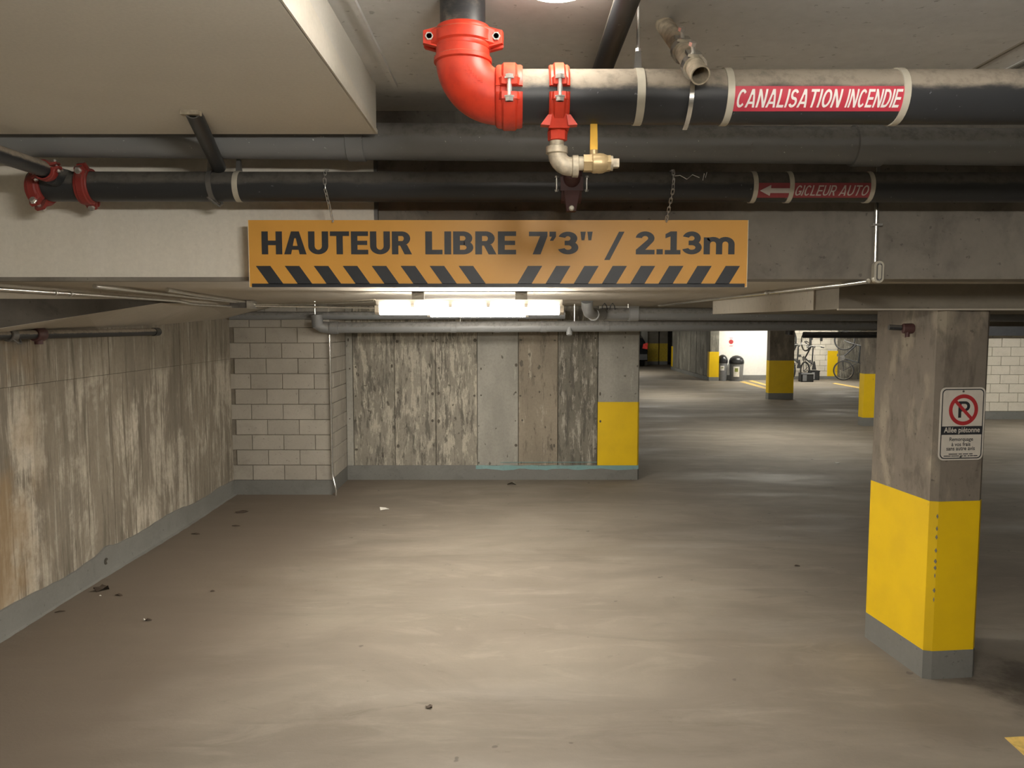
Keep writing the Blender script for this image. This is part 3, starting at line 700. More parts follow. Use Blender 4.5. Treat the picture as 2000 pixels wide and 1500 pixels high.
for i in range(17):
    a = PI+PI/2*i/16; pts.append(cb+Vector((math.cos(a), 0, math.sin(a)))*.112)
m.tube([pts[0]+Vector((0, 0, .04))]+pts+[pts[-1]+Vector((.04, 0, 0))], MR*1.02, 36)
m.lathe((-0.152, MY, MZ+.098), (0, 0, 1), [(0, MR*1.02), (.004, MR*1.10), (.016, MR*1.10), (.02, MR*1.02)], 32)
m.lathe((-0.052, MY, MZ), (1, 0, 0), [(0, MR*1.02), (.004, MR*1.09), (.016, MR*1.09), (.02, MR*1.02)], 32)
el = part('elbow', m, 'red', t, 'glossy red elbow', 40)
m = MB()
for i in range(14):   # raised foundry marks
    a = PI*1.12+i*0.052; p = cb+Vector((math.cos(a), 0, math.sin(a)))*(.112-.01*(i % 2)); m.box(p.x-.003, MY-MR*1.035, p.z-.004, p.x+.003, MY-MR*.9, p.z+.004)
part('cast_marks', m, 'red', el)
coupling(t, (-0.150, MY, MZ+.172), (0, 0, 1), (1, 0, 0), .073, .066, 'red', .042)
coupling(t, (-0.008, MY, MZ), (1, 0, 0), (0, 1, 0), MR*.98, .080, 'red', .012)
# mechanical tee with threaded outlet
tee = coupling(t, (0.143, MY, MZ), (1, 0, 0), (0, 1, 0), MR*.98, .062, 'red', .012, 'clamp_tee')
m = MB()
m.hull8([(.112, MY-.05, MZ-.105), (.175, MY-.05, MZ-.105), (.175, MY+.03, MZ-.105), (.112, MY+.03, MZ-.105), (.12, MY-.07, MZ-.055), (.168, MY-.07, MZ-.055), (.168, MY+.05, MZ-.055), (.12, MY+.05, MZ-.055)])
for s in (-1, 1): m.hull8([(.143+s*.028, MY-.062, MZ-.100), (.143+s*.056, MY-.062, MZ-.098), (.143+s*.056, MY-.03, MZ-.098), (.143+s*.028, MY-.03, MZ-.1), (.143+s*.022, MY-.068, MZ-.07), (.143+s*.034, MY-.068, MZ-.07), (.143+s*.034, MY-.03, MZ-.07), (.143+s*.022, MY-.03, MZ-.07)])
m.lathe((.141, MY-.01, MZ-.10), (0, 0, -1), [(0, .026), (.008, .031), (.034, .030), (.036, .026)], 8)
part('outlet', m, 'red', tee, smooth=30)
# drain valve under the tee
vx, vy = .139, MY-.01
t = empty('drain_valve', 'brass drain valve with yellow lever hanging below the fire main', 'valve', (vx, vy, 2.56))
part('nipple', MB().cyl((vx, vy, 2.566), (vx, vy, 2.53), .0225, 20), 'malleable', t)
m = MB(); m.lathe((vx, vy, 2.546), (0, 0, -1), [(0, .024), (.003, .034), (.022, .034), (.025, .030)], 24)
cb2 = Vector((vx+.042, vy, 2.524)); pts = [cb2+Vector((math.cos(a), 0, math.sin(a)))*.042*.95 for a in [PI+PI/2*i/10 for i in range(11)]]
m.tube([pts[0]+Vector((0, 0, .005))]+pts+[pts[-1]+Vector((.012, 0, 0))], .029, 20)
m.lathe((vx+.046, vy, 2.4845), (1, 0, 0), [(0, .029), (.003, .034), (.02, .034), (.022, .028)], 24)
part('elbow', m, 'malleable', t, 'pale threaded elbow', 40)
z = 2.4935
part('close_nipple', MB().cyl((vx+.06, vy, z), (vx+.10, vy, z), .0215, 20), 'malleable', t)
m = MB(); m.lathe((vx+.083, vy, z), (1, 0, 0), [(0, .022), (.0, .028), (.028, .028), (.028, .026)], 6)
m.lathe((vx+.108, vy, z), (1, 0, 0), [(0, .026), (.004, .030), (.012, .031), (.018, .030), (.024, .031), (.036, .030), (.05, .024)], 24)
m.lathe((vx+.145, vy, z), (1, 0, 0), [(0, .022), (0, .026), (.022, .026), (.022, .018)], 6)
m.cyl((vx+.115, vy, z+.02), (vx+.115, vy, z+.04), .013, 14)
part('valve_body', m, 'brass', t, smooth=30)
m = MB(); m.lathe((vx+.166, vy, z), (1, 0, 0), [(0, .023), (.008, .023), (.008, .012), (.012, .012)], 18); m.box(vx+.174, vy-.0125, z-.0125, vx+.193, vy+.0125, z+.0125)
part('plug', m, 'malleable', t, 'square-headed plug', 30)
part('lever', MB().hull8([(vx+.103, vy-.004, z+.034), (vx+.127, vy-.004, z+.034), (vx+.127, vy+.004, z+.034), (vx+.103, vy+.004, z+.034), (vx+.105, vy+.010, z+.150), (vx+.126, vy+.010, z+.150), (vx+.126, vy+.018, z+.150), (vx+.105, vy+.018, z+.150)]), 'handle', t, 'yellow lever', 0)

def hanger(label, x, y, z, r, top, name='pipe_hanger', w=.024, rod=.005, tilt=0.0):
    t = empty(name, label, 'hanger', (x, y, z)); m = MB()
    m.lathe((x-w/2, y, z), (1, 0, 0), [(0, r), (0, r+.003), (w, r+.003), (w, r)], 32, True)
    part('strap', m, 'strap', t, 'pale metal strap')
    m = MB(); m.hull8([(x-w*.45, y-.014, z+r-.002), (x+w*.45, y-.014, z+r-.002), (x+w*.45, y+.014, z+r-.002), (x-w*.45, y+.014, z+r-.002), (x-w*.32, y-.009, z+r+.055), (x+w*.32, y-.009, z+r+.055), (x+w*.32, y+.009, z+r+.055), (x-w*.32, y+.009, z+r+.055)])
    part('yoke', m, 'steelbox', t, smooth=0)
    part('nut', MB().lathe((x, y, z+r+.053), (0, 0, 1), [(0, .009), (.011, .009)], 6), 'zinc', t, smooth=0)
    part('rod', MB().cyl((x, y, z+r+.05), (x-tilt, y, top), rod, 8), 'zinc', t)
    return t
hanger('pale strap hanger on the fire main, right of the brass valve', .389, MY, MZ, MR, 2.99)
# labels on the pipes
def wrap(y, z, r):
    return lambda a0: (lambda u, v, d=0.0: (u, y-(r+d)*math.cos(a0+v/r), z+(r+d)*math.sin(a0+v/r)))
def band(x0, x1, y, z, r, a0, a1, n=14):
    m = MB(); vs = []; 
    for i in range(n+1):
        a = a0+(a1-a0)*i/n
        for x in (x0, x1): vs.append((x, y-r*math.cos(a), z+r*math.sin(a)))
    return m.add(vs, [(2*i, 2*i+1, 2*i+3, 2*i+2) for i in range(n)])
t = empty('pipe_label', 'red label with white words CANALISATION INCENDIE wrapped on the fire main', 'label', (.9, MY, MZ))
A = -0.31
part('label_film', band(.668, 1.176, MY, MZ, MR+.0015, A-.47, A+.42), 'tapered', t, 'red film')
m = MB(); pw = wrap(MY, MZ, MR+.003)(A)
word(m, 'CANALISATION', (.676, -.027, .993, .026), pw, .2, .15, .12, .26, 6)
word(m, 'INCENDIE', (1.003, -.027, 1.172, .026), pw, .2, .15, .12, .26, 6)
part('lettering', m, 'textwhite', t, 'white slanted capitals', 0)
for x in (.658, 1.186):
    part('tie_band', ring((x, MY, MZ), (1, 0, 0), MR, .021), 'strap', t, 'off-white tie band')
# sway brace pipe with clamps on the fire main
p0, p1 = Vector((.502, 2.63, 2.985)), Vector((.548, 2.30, 2.716)); dd = (p1-p0).normalized()
t = empty('sway_brace', 'stubby open-ended grey brace pipe with two clamps in front of the fire main', 'brace', tuple(p1))
part('brace_pipe', MB().pipe(p0, p1, .0285, .004, 28), 'malleable', t)
for k, q in enumerate((p1-dd*.07, p1-dd*.19)):
    _, u, v = frame(dd); m = MB()
    m.lathe(q-dd*.013, dd, [(0, .0285), (0, .037), (.026, .037), (.026, .0285)], 24, True)
    up = (Vector((0, 0, 1))-dd*dd.z).normalized(); sd = dd.cross(up)
    a = q+up*.036+sd*.01
    m.hull8([a-dd*.016-sd*.022-up*.004, a+dd*.016-sd*.022-up*.004, a+dd*.016+sd*.022-up*.004, a-dd*.016+sd*.022-up*.004, a-dd*.016-sd*.022+up*.004, a+dd*.016-sd*.022+up*.004, a+dd*.016+sd*.022+up*.004, a-dd*.016+sd*.022+up*.004])
    cl = part('clamp', m, 'galv', t, smooth=30)
    m = MB(); m.cyl(a, a+up*.03+sd*.012, .006, 10); m.lathe(a+up*.022+sd*.01, up, [(0, .011), (.011, .011)], 6)
    part('set_screw', m, 'zinc', cl)
m = MB(); m.sector((.545, MY, MZ), (1, 0, 0), [(-.008, MR+.002), (-.008, MR+.007), (.008, MR+.007), (.008, MR+.002)], -0.5, 2.6, 20, (0, -1, 0))
m2 = MB(); vs = []
for i in range(15):
    a = 0.25-1.55*i/14; r = MR+.006+(.02*i/14)
    for dx in (-.007, .007): vs.append((.540-.008*i/14+dx, MY-r*math.cos(a), MZ+r*math.sin(a)))
vs2 = [(x, y+.004, z-.002) for x, y, z in vs]
fs = [(2*i, 2*i+1, 2*i+3, 2*i+2) for i in range(14)]+[(30+2*i, 30+2*i+2, 30+2*i+3, 30+2*i+1) for i in range(14)]+[(2*i, 2*i+2, 30+2*i+2, 30+2*i) for i in range(14)]+[(2*i+1, 30+2*i+1, 30+2*i+3, 2*i+3) for i in range(14)]
part('hook_strap', m2.add(vs+vs2, fs), 'galv', t, 'curved strap end')
# black pipe along the ceiling
single('ceiling_pipe', MB().cyl((.325, -1.0, 2.915), (.325, 3.42, 2.905), .036, 24), 'black', 'dusty black pipe running along the ceiling towards the viewer, behind the strap hanger', 'pipe', (.325, 2, 2.91))
t = empty('ceiling_conduit', 'thin conduit clipped to the ceiling in the upper right corner', 'conduit', (1.93, 2, 2.97))
part('tube', MB().cyl((1.93, -1, 2.975), (1.93, 3.69, 2.975), .0105, 10), 'galv', t)
m = MB(); m.box(1.905, 2.82, 2.982, 1.955, 2.845, 2.9895); m.lathe((1.93, 2.82, 2.975), (0, 1, 0), [(0, .0105), (0, .015), (.025, .015), (.025, .0105)], 12, True); part('clip', m, 'zinc', t)

# grey drain pipe along the beam
t = empty('drain_pipe', 'big grey plastic drain pipe running level along the beam, above the sprinkler pipe', 'pipe', (0, 3.45, 2.79))
def dz(x): return 2.806-0.0085*(x+2.25)
m = MB(); m.cyl((-3.24, 3.45, dz(-3.24)), (6.0, 3.45, dz(6.0)), .079, 36); part('pipe', m, 'pvc', t)
m = MB(); m.lathe((1.49, 3.45, dz(1.5)), (1, 0, 0), [(0, .079), (.003, .088), (.13, .089), (.134, .079)], 36); part('sleeve', m, 'pvc', t)
m = MB(); m.lathe((-.72, 3.45, dz(-.7)), (1, 0, 0), [(0, .079), (.003, .086), (.075, .086), (.078, .079)], 36); part('sleeve', m, 'pvc', t)
m = MB()
for k in (-.02, .028): m.add(sph((1.03, 3.45-.078, dz(1)-.03+k*.6), .005).v, sph((0, 0, 0), .005).f)
part('screw', m, 'pvcpale', t)

# sprinkler pipe
SY, SZ, SR = 3.5, 2.606, 0.0655
t = empty('sprinkler_pipe', 'long black sprinkler pipe passing just above the hanging sign', 'pipe', (0, SY, SZ))
part('pipe', MB().cyl((-2.14, SY, SZ), (6.0, SY, SZ-.006), SR, 36), 'blacktop', t)
part('branch_pipe', MB().cyl((-2.005, SY-.05, 2.655), (-2.02, 0.6, 2.668), .034, 24), 'black', t, 'side branch coming towards the viewer')
part('tee_body', MB().lathe((-2.005, SY+.02, 2.635), (0, -1, 0), [(0, .05), (.06, .048), (.09, .04), (.13, .036)], 24), 'blacktop', t)
coupling(t, (-1.90, SY, SZ), (1, 0, .12), (0, -.55, .83), SR, .058, 'dullred', .030)
coupling(t, (-2.10, SY, SZ-.005), (1, 0, .25), (0, -.45, -.89), SR*1.02, .062, 'dullred', .028)
coupling(t, (-2.006, SY-.13, 2.652), (0, 1, 0), (.94, 0, .34), .037, .05, 'dullred', .024)
hanger('pale strap hanger on the sprinkler pipe left of the sign', -1.219, SY, SZ, SR, 2.788)
# brace on the left
p0, p1 = Vector((-1.195, 2.95, 2.79)), Vector((-1.30, SY-.055, 2.70))
t = empty('pipe_brace', 'short black brace pipe from the bulkhead to the sprinkler pipe, at the left', 'brace', tuple(p1))
part('brace_pipe', MB().pipe(p0, p1+Vector((-.0, .03, -.012)), .031, .005, 20), 'blacktop', t)
part('bracket', MB().box(-1.235, 2.93, 2.772, -1.165, 2.96, 2.788), 'malleable', t, smooth=0)
part('clamp_ring', ring((-1.333, SY, SZ), (1, 0, .1), SR, .022, .006), 'steelbox', t)
m = MB().hull8([(-1.35, SY-.03, SZ+SR), (-1.29, SY-.03, SZ+SR), (-1.29, SY+.02, SZ+SR), (-1.35, SY+.02, SZ+SR), (-1.33, SY-.07, 2.715), (-1.28, SY-.07, 2.715), (-1.28, SY-.04, 2.715), (-1.33, SY-.04, 2.715)]); part('bracket', m, 'steelbox', t, smooth=0)
m = MB().tube([(-1.345, SY-.05, SZ-.05), (-1.325, SY-.02, SZ-.075), (-1.31, SY, SZ-.085), (-1.295, SY-.01, SZ-.072)], .007, 8); part('tail_hook', m, 'steelbox', t)
# maroon fitting on the sprinkler pipe under the valve
c = Vector((.262, SY, SZ))
t = empty('pipe_saddle', 'maroon clamp fitting with pale bolts on the sprinkler pipe, just above the sign', 'fitting', tuple(c))
m = MB(); prof = [(-.045, SR*1.0), (-.045, SR*1.14), (.045, SR*1.14), (.045, SR*1.0)]
m.sector(c, (1, 0, 0), prof, -1.6, 1.6, 18, (0, -1, 0))
m.lathe(c+Vector((0, -SR*.9, .02)), (0, -.75, .35), [(0, .04), (.035, .036), (.05, .034)], 20)
m.hull8([c+Vector(q) for q in ((-.05, -.075, -.03), (.05, -.075, -.03), (.05, -.03, -.03), (-.05, -.03, -.03), (-.05, -.075, .03), (.05, -.075, .03), (.05, -.03, .03), (-.05, -.03, .03))])
m.hull8([c+Vector(q) for q in ((-.02, -.06, -.115), (.02, -.06, -.115), (.02, -.01, -.115), (-.02, -.01, -.115), (-.035, -.085, -.03), (.035, -.085, -.03), (.035, -.02, -.03), (-.035, -.02, -.03))])
sd = part('casting', m, 'maroon', t, smooth=30)
for s in (-1, 1): bolt(sd, c+Vector((s*.066, -.066, 0)), (0, 0, 1), .07, .008)
m = MB(); m.lathe(c+Vector((0, -.055, -.104)), (0, -1, 0), [(0, .012), (.012, .012), (.014, .008), (.02, .008)], 16); part('plug', m, 'strap', t, 'pale round plug')
# sprinkler label with arrow
t = empty('pipe_label', 'dusty red label with left arrow and words GICLEUR AUTO on the sprinkler pipe', 'label', (1.3, SY, SZ))
A = -0.38; z2 = SZ-.003
part('label_film', band(1.08, 1.225, SY, z2, SR+.0015, A-.52, A+.50), 'tapedark', t, 'red film under the arrow')
part('label_film', band(1.235, 1.578, SY, z2, SR+.0015, A-.52, A+.50), 'tapedark', t, 'red film under the words')
pw = wrap(SY, z2, SR+.003)(A); m = MB()
word(m, 'GICLEUR', (1.246, -.023, 1.426, .023), pw, .18, .13, .13, .28, 6)
word(m, 'AUTO', (1.438, -.023, 1.568, .023), pw, .18, .13, .13, .28, 6)
part('lettering', m, 'textdim', t, 'dusty white slanted capitals', 0)
m = MB(); N = 8
def strip(x0, x1, h0, h1):
    vs = []
    for i in range(N+1):
        f = -1+2*i/N
        vs += [pw(x0, f*h0), pw(x1, f*h1)]
    m.add(vs, [(2*i, 2*i+1, 2*i+3, 2*i+2) for i in range(N)])
strip(1.090, 1.137, .0004, .0245); strip(1.137, 1.220, .0105, .0105)
part('arrow', m, 'textdim', t, 'white arrow pointing left', 0)
for x in (1.072, 1.230, 1.586): part('tie_band', ring((x, SY, z2), (1, 0, 0), SR, .020), 'strap', t, 'off-white tie band')

# ------------------------------------------------------------------ clearance sign on two chains
def SX(px): return (px-1000)*0.002331
def SZp(py): return 2.462-(py-431)*0.002315
gy = 3.535
t = empty('clearance_sign', 'long orange clearance sign with dark words HAUTEUR LIBRE hanging from chains', 'sign', (-.06, gy, 2.31))
part('board', MB().box(-1.196, gy, 2.162, 1.070, gy+.007, 2.463), 'signface', t, smooth=0)
m = MB(); m.box(-1.198, gy-.0006, 2.1605, 1.072, gy+.0075, 2.163); m.box(-1.1985, gy-.0006, 2.162, -1.196, gy+.0075, 2.463); m.box(1.070, gy-.0006, 2.162, 1.0725, gy+.0075, 2.463)
part('edge', m, 'signedge', t, 'pale cut edge', 0)
pl_ = lambda u, v, d=0.0: (u, gy-.0012-d, v)
for body, a, b, y0, y1, w_ in (('HAUTEUR', 512, 805, 452.5, 497, .27), ('LIBRE', 831, 1008, 452.5, 497, .27), ('7’3"', 1033, 1157, 453, 497, .26), ('/', 1180, 1219, 453, 508, .2), ('2.13m', 1241, 1434, 452.5, 497, .25)):
    m = MB(); word(m, body, (SX(a), SZp(y1), SX(b), SZp(y0)), pl_, w_, .2)
    part('lettering', m, 'textblack', t, 'heavy dark lettering', 0)
m = MB()
def par(x0, x1, bx): m.add([(SX(x0), gy-.0012, SZp(519.5)), (SX(x1), gy-.0012, SZp(519.5)), (SX(bx+(x1-x0)), gy-.0012, SZp(555)), (SX(bx), gy-.0012, SZp(555))], [(0, 1, 2, 3)])
for i in range(8):
    x = 499.5+i*56.6; par(x, x+28.5, x+25)
for i in range(8):
    x = 1031+i*55.2; par(x, x+28, x-21)
m.add([pl_(SX(491), SZp(561.2)), pl_(SX(1455.5), SZp(561.2)), pl_(SX(1455.5), SZp(554)), pl_(SX(491), SZp(554))], [(0, 1, 2, 3)])
part('hazard_stripes', m, 'textblack', t, 'dark slanted hazard stripes above a bar', 0)
link = MB(); lp = [(.0062*math.cos(a)+0, 0, .0062*math.sin(a)+(.0085 if math.sin(a) > 0 else -.0085)) for a in [2*PI*i/12+.01 for i in range(12)]]
link.tube(lp, .0017, 6, True); LINK = link.mesh('link', 'zinc')
def chain(label, x0, x1, side):
    t = empty('chain', label, 'chain', (x0, 3.44, 2.68))
    path = [Vector((x0, 3.50, 2.676)), Vector((x0, 3.452, 2.664)), Vector((x0+(x1-x0)*.15, 3.431, 2.62)), Vector((x0+(x1-x0)*.4, 3.432, 2.575)), Vector((x1, gy-.006, 2.462))]
    seg = [(path[i+1]-path[i]).length for i in range(len(path)-1)]; tot = sum(seg); n = 13
    for i in range(n):
        s = tot*(i+.5)/n; k = 0
        while s > seg[k] and k < len(seg)-1: s -= seg[k]; k += 1
        d = (path[k+1]-path[k]).normalized(); p = path[k]+d*s
        q = Vector((0, 0, 1)).rotation_difference(d)
        o = bpy.data.objects.new('link', LINK); COL.objects.link(o); o.parent = t; o.location = p-Vector(t.location)
        o.rotation_mode = 'QUATERNION'; o.rotation_quaternion = q @ Matrix.Rotation(PI/2*(i % 2)+.35, 3, 'Z').to_quaternion(); OFF[o.name] = (0, 0, 0)
    part('hook', MB().tube([(x1, gy-.008, 2.475), (x1+.004, gy-.008, 2.462), (x1, gy-.009, 2.452), (x1-.004, gy-.009, 2.456)], .0025, 6), 'zinc', t)
chain('thin chain holding the left end of the sign', -.823, -.811, 1)
chain('thin chain holding the right end of the sign', .710, .699, -1)
m = MB()
m.tube([(.712, 3.428, 2.64), (.735, 3.427, 2.642), (.765, 3.425, 2.625), (.79, 3.428, 2.645), (.82, 3.426, 2.632)], .0016, 6)
m.tube([(.835, 3.426, 2.62), (.84, 3.424, 2.65), (.846, 3.424, 2.63), (.852, 3.425, 2.655)], .0016, 6)
single('wire_scrap', m, 'zinc', 'twisted wire end beside the right chain', 'wire', (.77, 3.43, 2.64))

# ------------------------------------------------------------------ no-parking sign on the nearest pillar
Uv = Vector((.9946, .1036, 0)); Nv = Vector((.1036, -.9946, 0)); Cs = Vector((2.467, 4.1957, 1.446)) + Nv*.007
sw, sh = .262, .402
t = empty('no_parking_sign', 'white no-parking plate with red ring screwed to the nearest pillar', 'sign', tuple(Cs))
def at(u, v, d=0.0): return Cs+Uv*(u-.5)*sw+Vector((0, 0, 1))*(.5-v)*sh+Nv*d
o0 = at(0, 1, .001)
part('plate', MB().plate(rrect(sw, sh, .03), o0, Uv, (0, 0, 1), .003), 'plate', t, smooth=0)
def border(i, w):   # thin rounded outline
    a = [(x+i, y+i) for x, y in rrect(sw-2*i, sh-2*i, .03-i*.6)]; j = i+w; b = [(x+j, y+j) for x, y in rrect(sw-2*j, sh-2*j, .03-j*.6)]
    n = len(a); P = lambda q: o0+Uv*q[0]+Vector((0, 0, 1))*q[1]+Nv*.0008
    return MB().add([P(q) for q in a+b], [(k, (k+1) % n, n+(k+1) % n, n+k) for k in range(n)])
part('border', border(.0085, .0055), 'textblack', t, 'black rounded outline', 0)
m = MB(); c0 = at(.517, .307, .0024); n = 48
for ri, ro in ((.0645, .0855),):
    m.add([c0+Uv*r*math.cos(2*PI*i/n)+Vector((0, 0, 1))*r*math.sin(2*PI*i/n) for i in range(n) for r in (ri, ro)], [(2*i, 2*i+1, (2*i+3) % (2*n), (2*i+2) % (2*n)) for i in range(n)])
a = math.radians(-45); dv = Uv*math.cos(a)+Vector((0, 0, 1))*math.sin(a); pv = Uv*-math.sin(a)+Vector((0, 0, 1))*math.cos(a)
m.add([c0+dv*x+pv*y for x, y in ((-.066, -.009), (.066, -.009), (.066, .009), (-.066, .009))], [(0, 1, 2, 3)])
part('prohibition_ring', m, 'signred', t, 'red ring and bar', 0)
m = MB(); word(m, 'P', (.405, -.415, .665, -.190), lambda u, v, d: at(u, -v, .0014+d*.5), .2, .16)
m.add([at(.035, .532, .0018), at(.965, .532, .0018), at(.965, .648, .0018), at(.035, .648, .0018)], [(3, 2, 1, 0)])
for s, bx, off in (('Remorquage', (.235, -.752, .765, -.684), .016), ('à vos frais', (.285, -.806, .71, -.752), .016), ('sans autre avis', (.175, -.865, .815, -.812), .016)):
    fit(m, s, bx, lambda u, v: at(u, -v, .0016), off)
for v, ws_ in ((.916, ((.23, .43), (.45, .53), (.55, .67), (.69, .77))), (.942, ((.12, .28), (.29, .47), (.49, .55), (.57, .63), (.66, .70), (.71, .78), (.79, .88)))):
    for a_, b_ in ws_: m.add([at(a_, v-.007, .0016), at(b_, v-.007, .0016), at(b_, v+.005, .0016), at(a_, v+.005, .0016)], [(3, 2, 1, 0)])
part('lettering', m, 'textblack', t, 'black print and caption bar', 0)
m = MB(); fit(m, 'Allée piétonne', (.10, -.640, .905, -.545), lambda u, v: at(u, -v, .0024), .016)
part('caption', m, 'plate', t, 'white words Allée piétonne', 0)
for v in (.055, .955): part('screw', MB().lathe(at(.5, v, 0), Nv, [(0, .006), (.003, .006), (.004, .003)], 10), 'steelbox', t)

# ------------------------------------------------------------------ conduits and boxes
t = empty('conduit_run', 'bright thin conduit dropping down the bare beam and running back under the ceiling', 'conduit', (1.715, 3.68, 2.3))
part('tube', MB().cyl((1.722, 3.683, 2.27), (1.716, 3.683, 2.99), .0115, 12), 'galv', t)
part('tube', MB().tube([(1.69, 3.675, 2.196), (1.68, 3.9, 2.192), (1.617, 8.5, 2.190)], .0115, 12), 'galv', t)
m = MB(); o = Vector((1.701, 3.672, 2.186)); pr = rrect(.046, .102, .022)
m.plate(pr, o, (1, 0, 0), (0, 0, 1), -.03); bd = part('conduit_body', m, 'strap', t, 'cast conduit body', 30)
m = MB(); pr2 = rrect(.026, .082, .0125); m.plate(pr2, o+Vector((.010, -.0295, .010)), (1, 0, 0), (0, 0, 1), -.004); part('gasket', m, 'steelbox', bd)
m = MB(); m.plate(rrect(.016, .068, .0078), o+Vector((.015, -.0315, .017)), (1, 0, 0), (0, 0, 1), -.004); part('cover', m, 'strap', bd)
m = MB()
for z in (.012, .09): m.lathe(o+Vector((.023, -.0345, z+.0)), (0, -1, 0), [(0, .004), (.002, .004)], 8)
part('cover_screw', m, 'zinc', bd)
m = MB(); m.box(1.70, 3.668, 2.455, 1.745, 3.70, 2.465); m.cyl((1.703, 3.665, 2.46), (1.703, 3.70, 2.46), .006, 10); part('clip', m, 'zinc', t)
m = MB(); m.lathe((1.655, 5.0, 2.191), (-.0133, 1, 0), [(0, .0115), (0, .0145), (.03, .0145), (.03, .0115)], 12, True); part('clip', m, 'zinc', t)
# left conduits to the box by the lamp
t = empty('junction_box', 'small grey junction box with bright cover under the low ceiling, left below the sign', 'box', (-2.50, 7.2, 2.16))
part('box_body', MB().box(-2.60, 7.12, 2.135, -2.44, 7.22, 2.2065), 'steelbox', t, smooth=0)
part('cover', MB().box(-2.44, 7.105, 2.128, -2.385, 7.225, 2.20), 'zinc', t, 'bright cover plate', 0)
t = empty('conduit_run', 'shiny long conduit under the low ceiling from the left edge to the junction box', 'conduit', (-2.575, 5.5, 2.168))
part('tube', MB().tube([(-2.575, 3.72, 2.168), (-2.575, 5.75, 2.168), (-2.56, 5.95, 2.164), (-2.56, 6.15, 2.152), (-2.565, 6.3, 2.150), (-2.58, 7.13, 2.150)], .012, 12), 'galv', t)
for y in (4.35, 4.5): part('clip', MB().lathe((-2.575, y, 2.168), (0, 1, 0), [(0, .012), (0, .016), (.02, .016), (.02, .012)], 12, True), 'zinc', t)
t = empty('conduit_run', 'pair of thin conduits beside the long one, ending at the junction box', 'conduit', (-2.3, 5.5, 2.18))
part('tube', MB().tube([(-2.21, 4.10, 2.192), (-2.30, 5.2, 2.190), (-2.50, 7.13, 2.185)], .012, 12), 'galv', t)
part('tube', MB().tube([(-2.05, 4.6, 2.193), (-2.2, 5.4, 2.192), (-2.46, 7.13, 2.190)], .012, 12), 'galv', t)
t = empty('conduit_run', 'thin conduits from the junction box to the lit fluorescent batten', 'conduit', (-1.6, 6.4, 2.18))
part('tube', MB().tube([(-2.39, 7.16, 2.17), (-2.15, 7.16, 2.17), (-1.4, 6.2, 2.16), (-.93, 5.25, 2.15)], .010, 10), 'galv', t)
part('tube', MB().tube([(-2.39, 7.19, 2.155), (-1.9, 7.4, 2.15), (-1.3, 7.48, 2.14), (-.9, 7.48, 2.14)], .009, 10), 'galv', t)
for x in (-1.9, -1.3): part('drop_rod', MB().cyl((x, 7.45, 2.206), (x, 7.45, 2.08), .005, 8), 'zinc', t)
m = MB().tube([(-2.085, 8.80, 2.0), (-2.085, 8.81, 1.2), (-2.085, 8.81, .26), (-2.07, 8.80, .20), (-2.05, 8.79, .12), (-2.035, 8.78, .06), (-2.04, 8.78, .0)], .012, 10)
single('wall_conduit', m, 'galv', 'thin pale conduit down the corner of the block pier', 'conduit', (-2.085, 8.8, 0))
# short pipe on the left wall
t = empty('wall_pipe', 'short rusty black pipe with fitting fixed high on the left wall', 'pipe', (-3.15, 5.5, 1.915))
part('pipe', MB().cyl((-3.165, 4.6, 1.922), (-3.165, 6.86, 1.918), .030, 20), 'black', t)
part('end_collar', MB().lathe((-3.165, 6.80, 1.918), (0, 1, 0), [(0, .036), (.09, .036), (.09, .03)], 20), 'blacktop', t)
m = MB(); m.lathe((-3.165, 5.10, 1.921), (0, 1, 0), [(0, .04), (.01, .046), (.09, .046), (.10, .04)], 20); m.cyl((-3.165, 5.15, 1.90), (-3.165, 5.15, 1.855), .026, 16); part('coupling', m, 'maroon', t)
m = MB(); m.lathe((-3.165, 4.83, 1.921), (0, 1, 0), [(0, .036), (.005, .042), (.06, .042), (.065, .036)], 20); m.tube([(-3.14, 4.84, 1.90), (-3.125, 4.87, 1.87), (-3.13, 4.91, 1.868), (-3.15, 4.93, 1.89)], .007, 8); part('pipe_clip', m, 'steelbox', t)
for y in (5.4, 6.6): part('bracket', MB().box(-3.242, y, 1.905, -3.18, y+.03, 1.93), 'steelbox', t, smooth=0)

# ------------------------------------------------------------------ grey drain pipes in front of the back wall
BY = 8.65
t = empty('drain_pipe', 'grey drain pipe running level in front of the back wall top', 'pipe', (0, BY, 1.95))
def bz(x): return 1.942+.0055*(x+2.0)
part('pipe', MB().cyl((-2.02, BY, bz(-2.0)), (4.6, BY, bz(4.6)), .060, 28), 'pvc', t)
m = MB(); m.tube([(-1.98, BY, bz(-2)), (-2.06, BY, bz(-2)), (-2.13, BY-.02, bz(-2)+.01), (-2.165, BY-.06, bz(-2)+.03), (-2.17, BY-.07, 2.09)], .064, 24); m.lathe((-2.04, BY, bz(-2)), (1, 0, 0), [(0, .060), (.003, .071), (.09, .071), (.093, .060)], 28); part('elbow', m, 'pvc', t, smooth=40)
for x in (-.69, -.2, .32, 1.02): part('sleeve', MB().lathe((x, BY, bz(x)), (1, 0, 0), [(0, .060), (.002, .0645), (.065, .0645), (.067, .060)], 28), 'pvc', t)
for x in (-.58, .70, 1.30, 2.8): part('hanger_rod', MB().cyl((x, BY, bz(x)+.05), (x, BY, 2.206), .006, 8), 'zinc', t)
m = MB(); m.lathe((.64, BY-.03, bz(.6)), (0, -.3, -1), [(0, .028), (.055, .028), (.057, .034), (.09, .034), (.10, .028)], 18); part('cleanout', m, 'pvcpale', t, 'pale drain stub')
t = empty('drain_pipe', 'thicker grey drain pipe with pale down-turned elbow right of the fluorescent batten', 'pipe', (1.2, 7.9, 2.085))
part('pipe', MB().cyl((.90, 7.9, 2.088), (5.6, 7.9, 2.070), .063, 28), 'pvc', t)
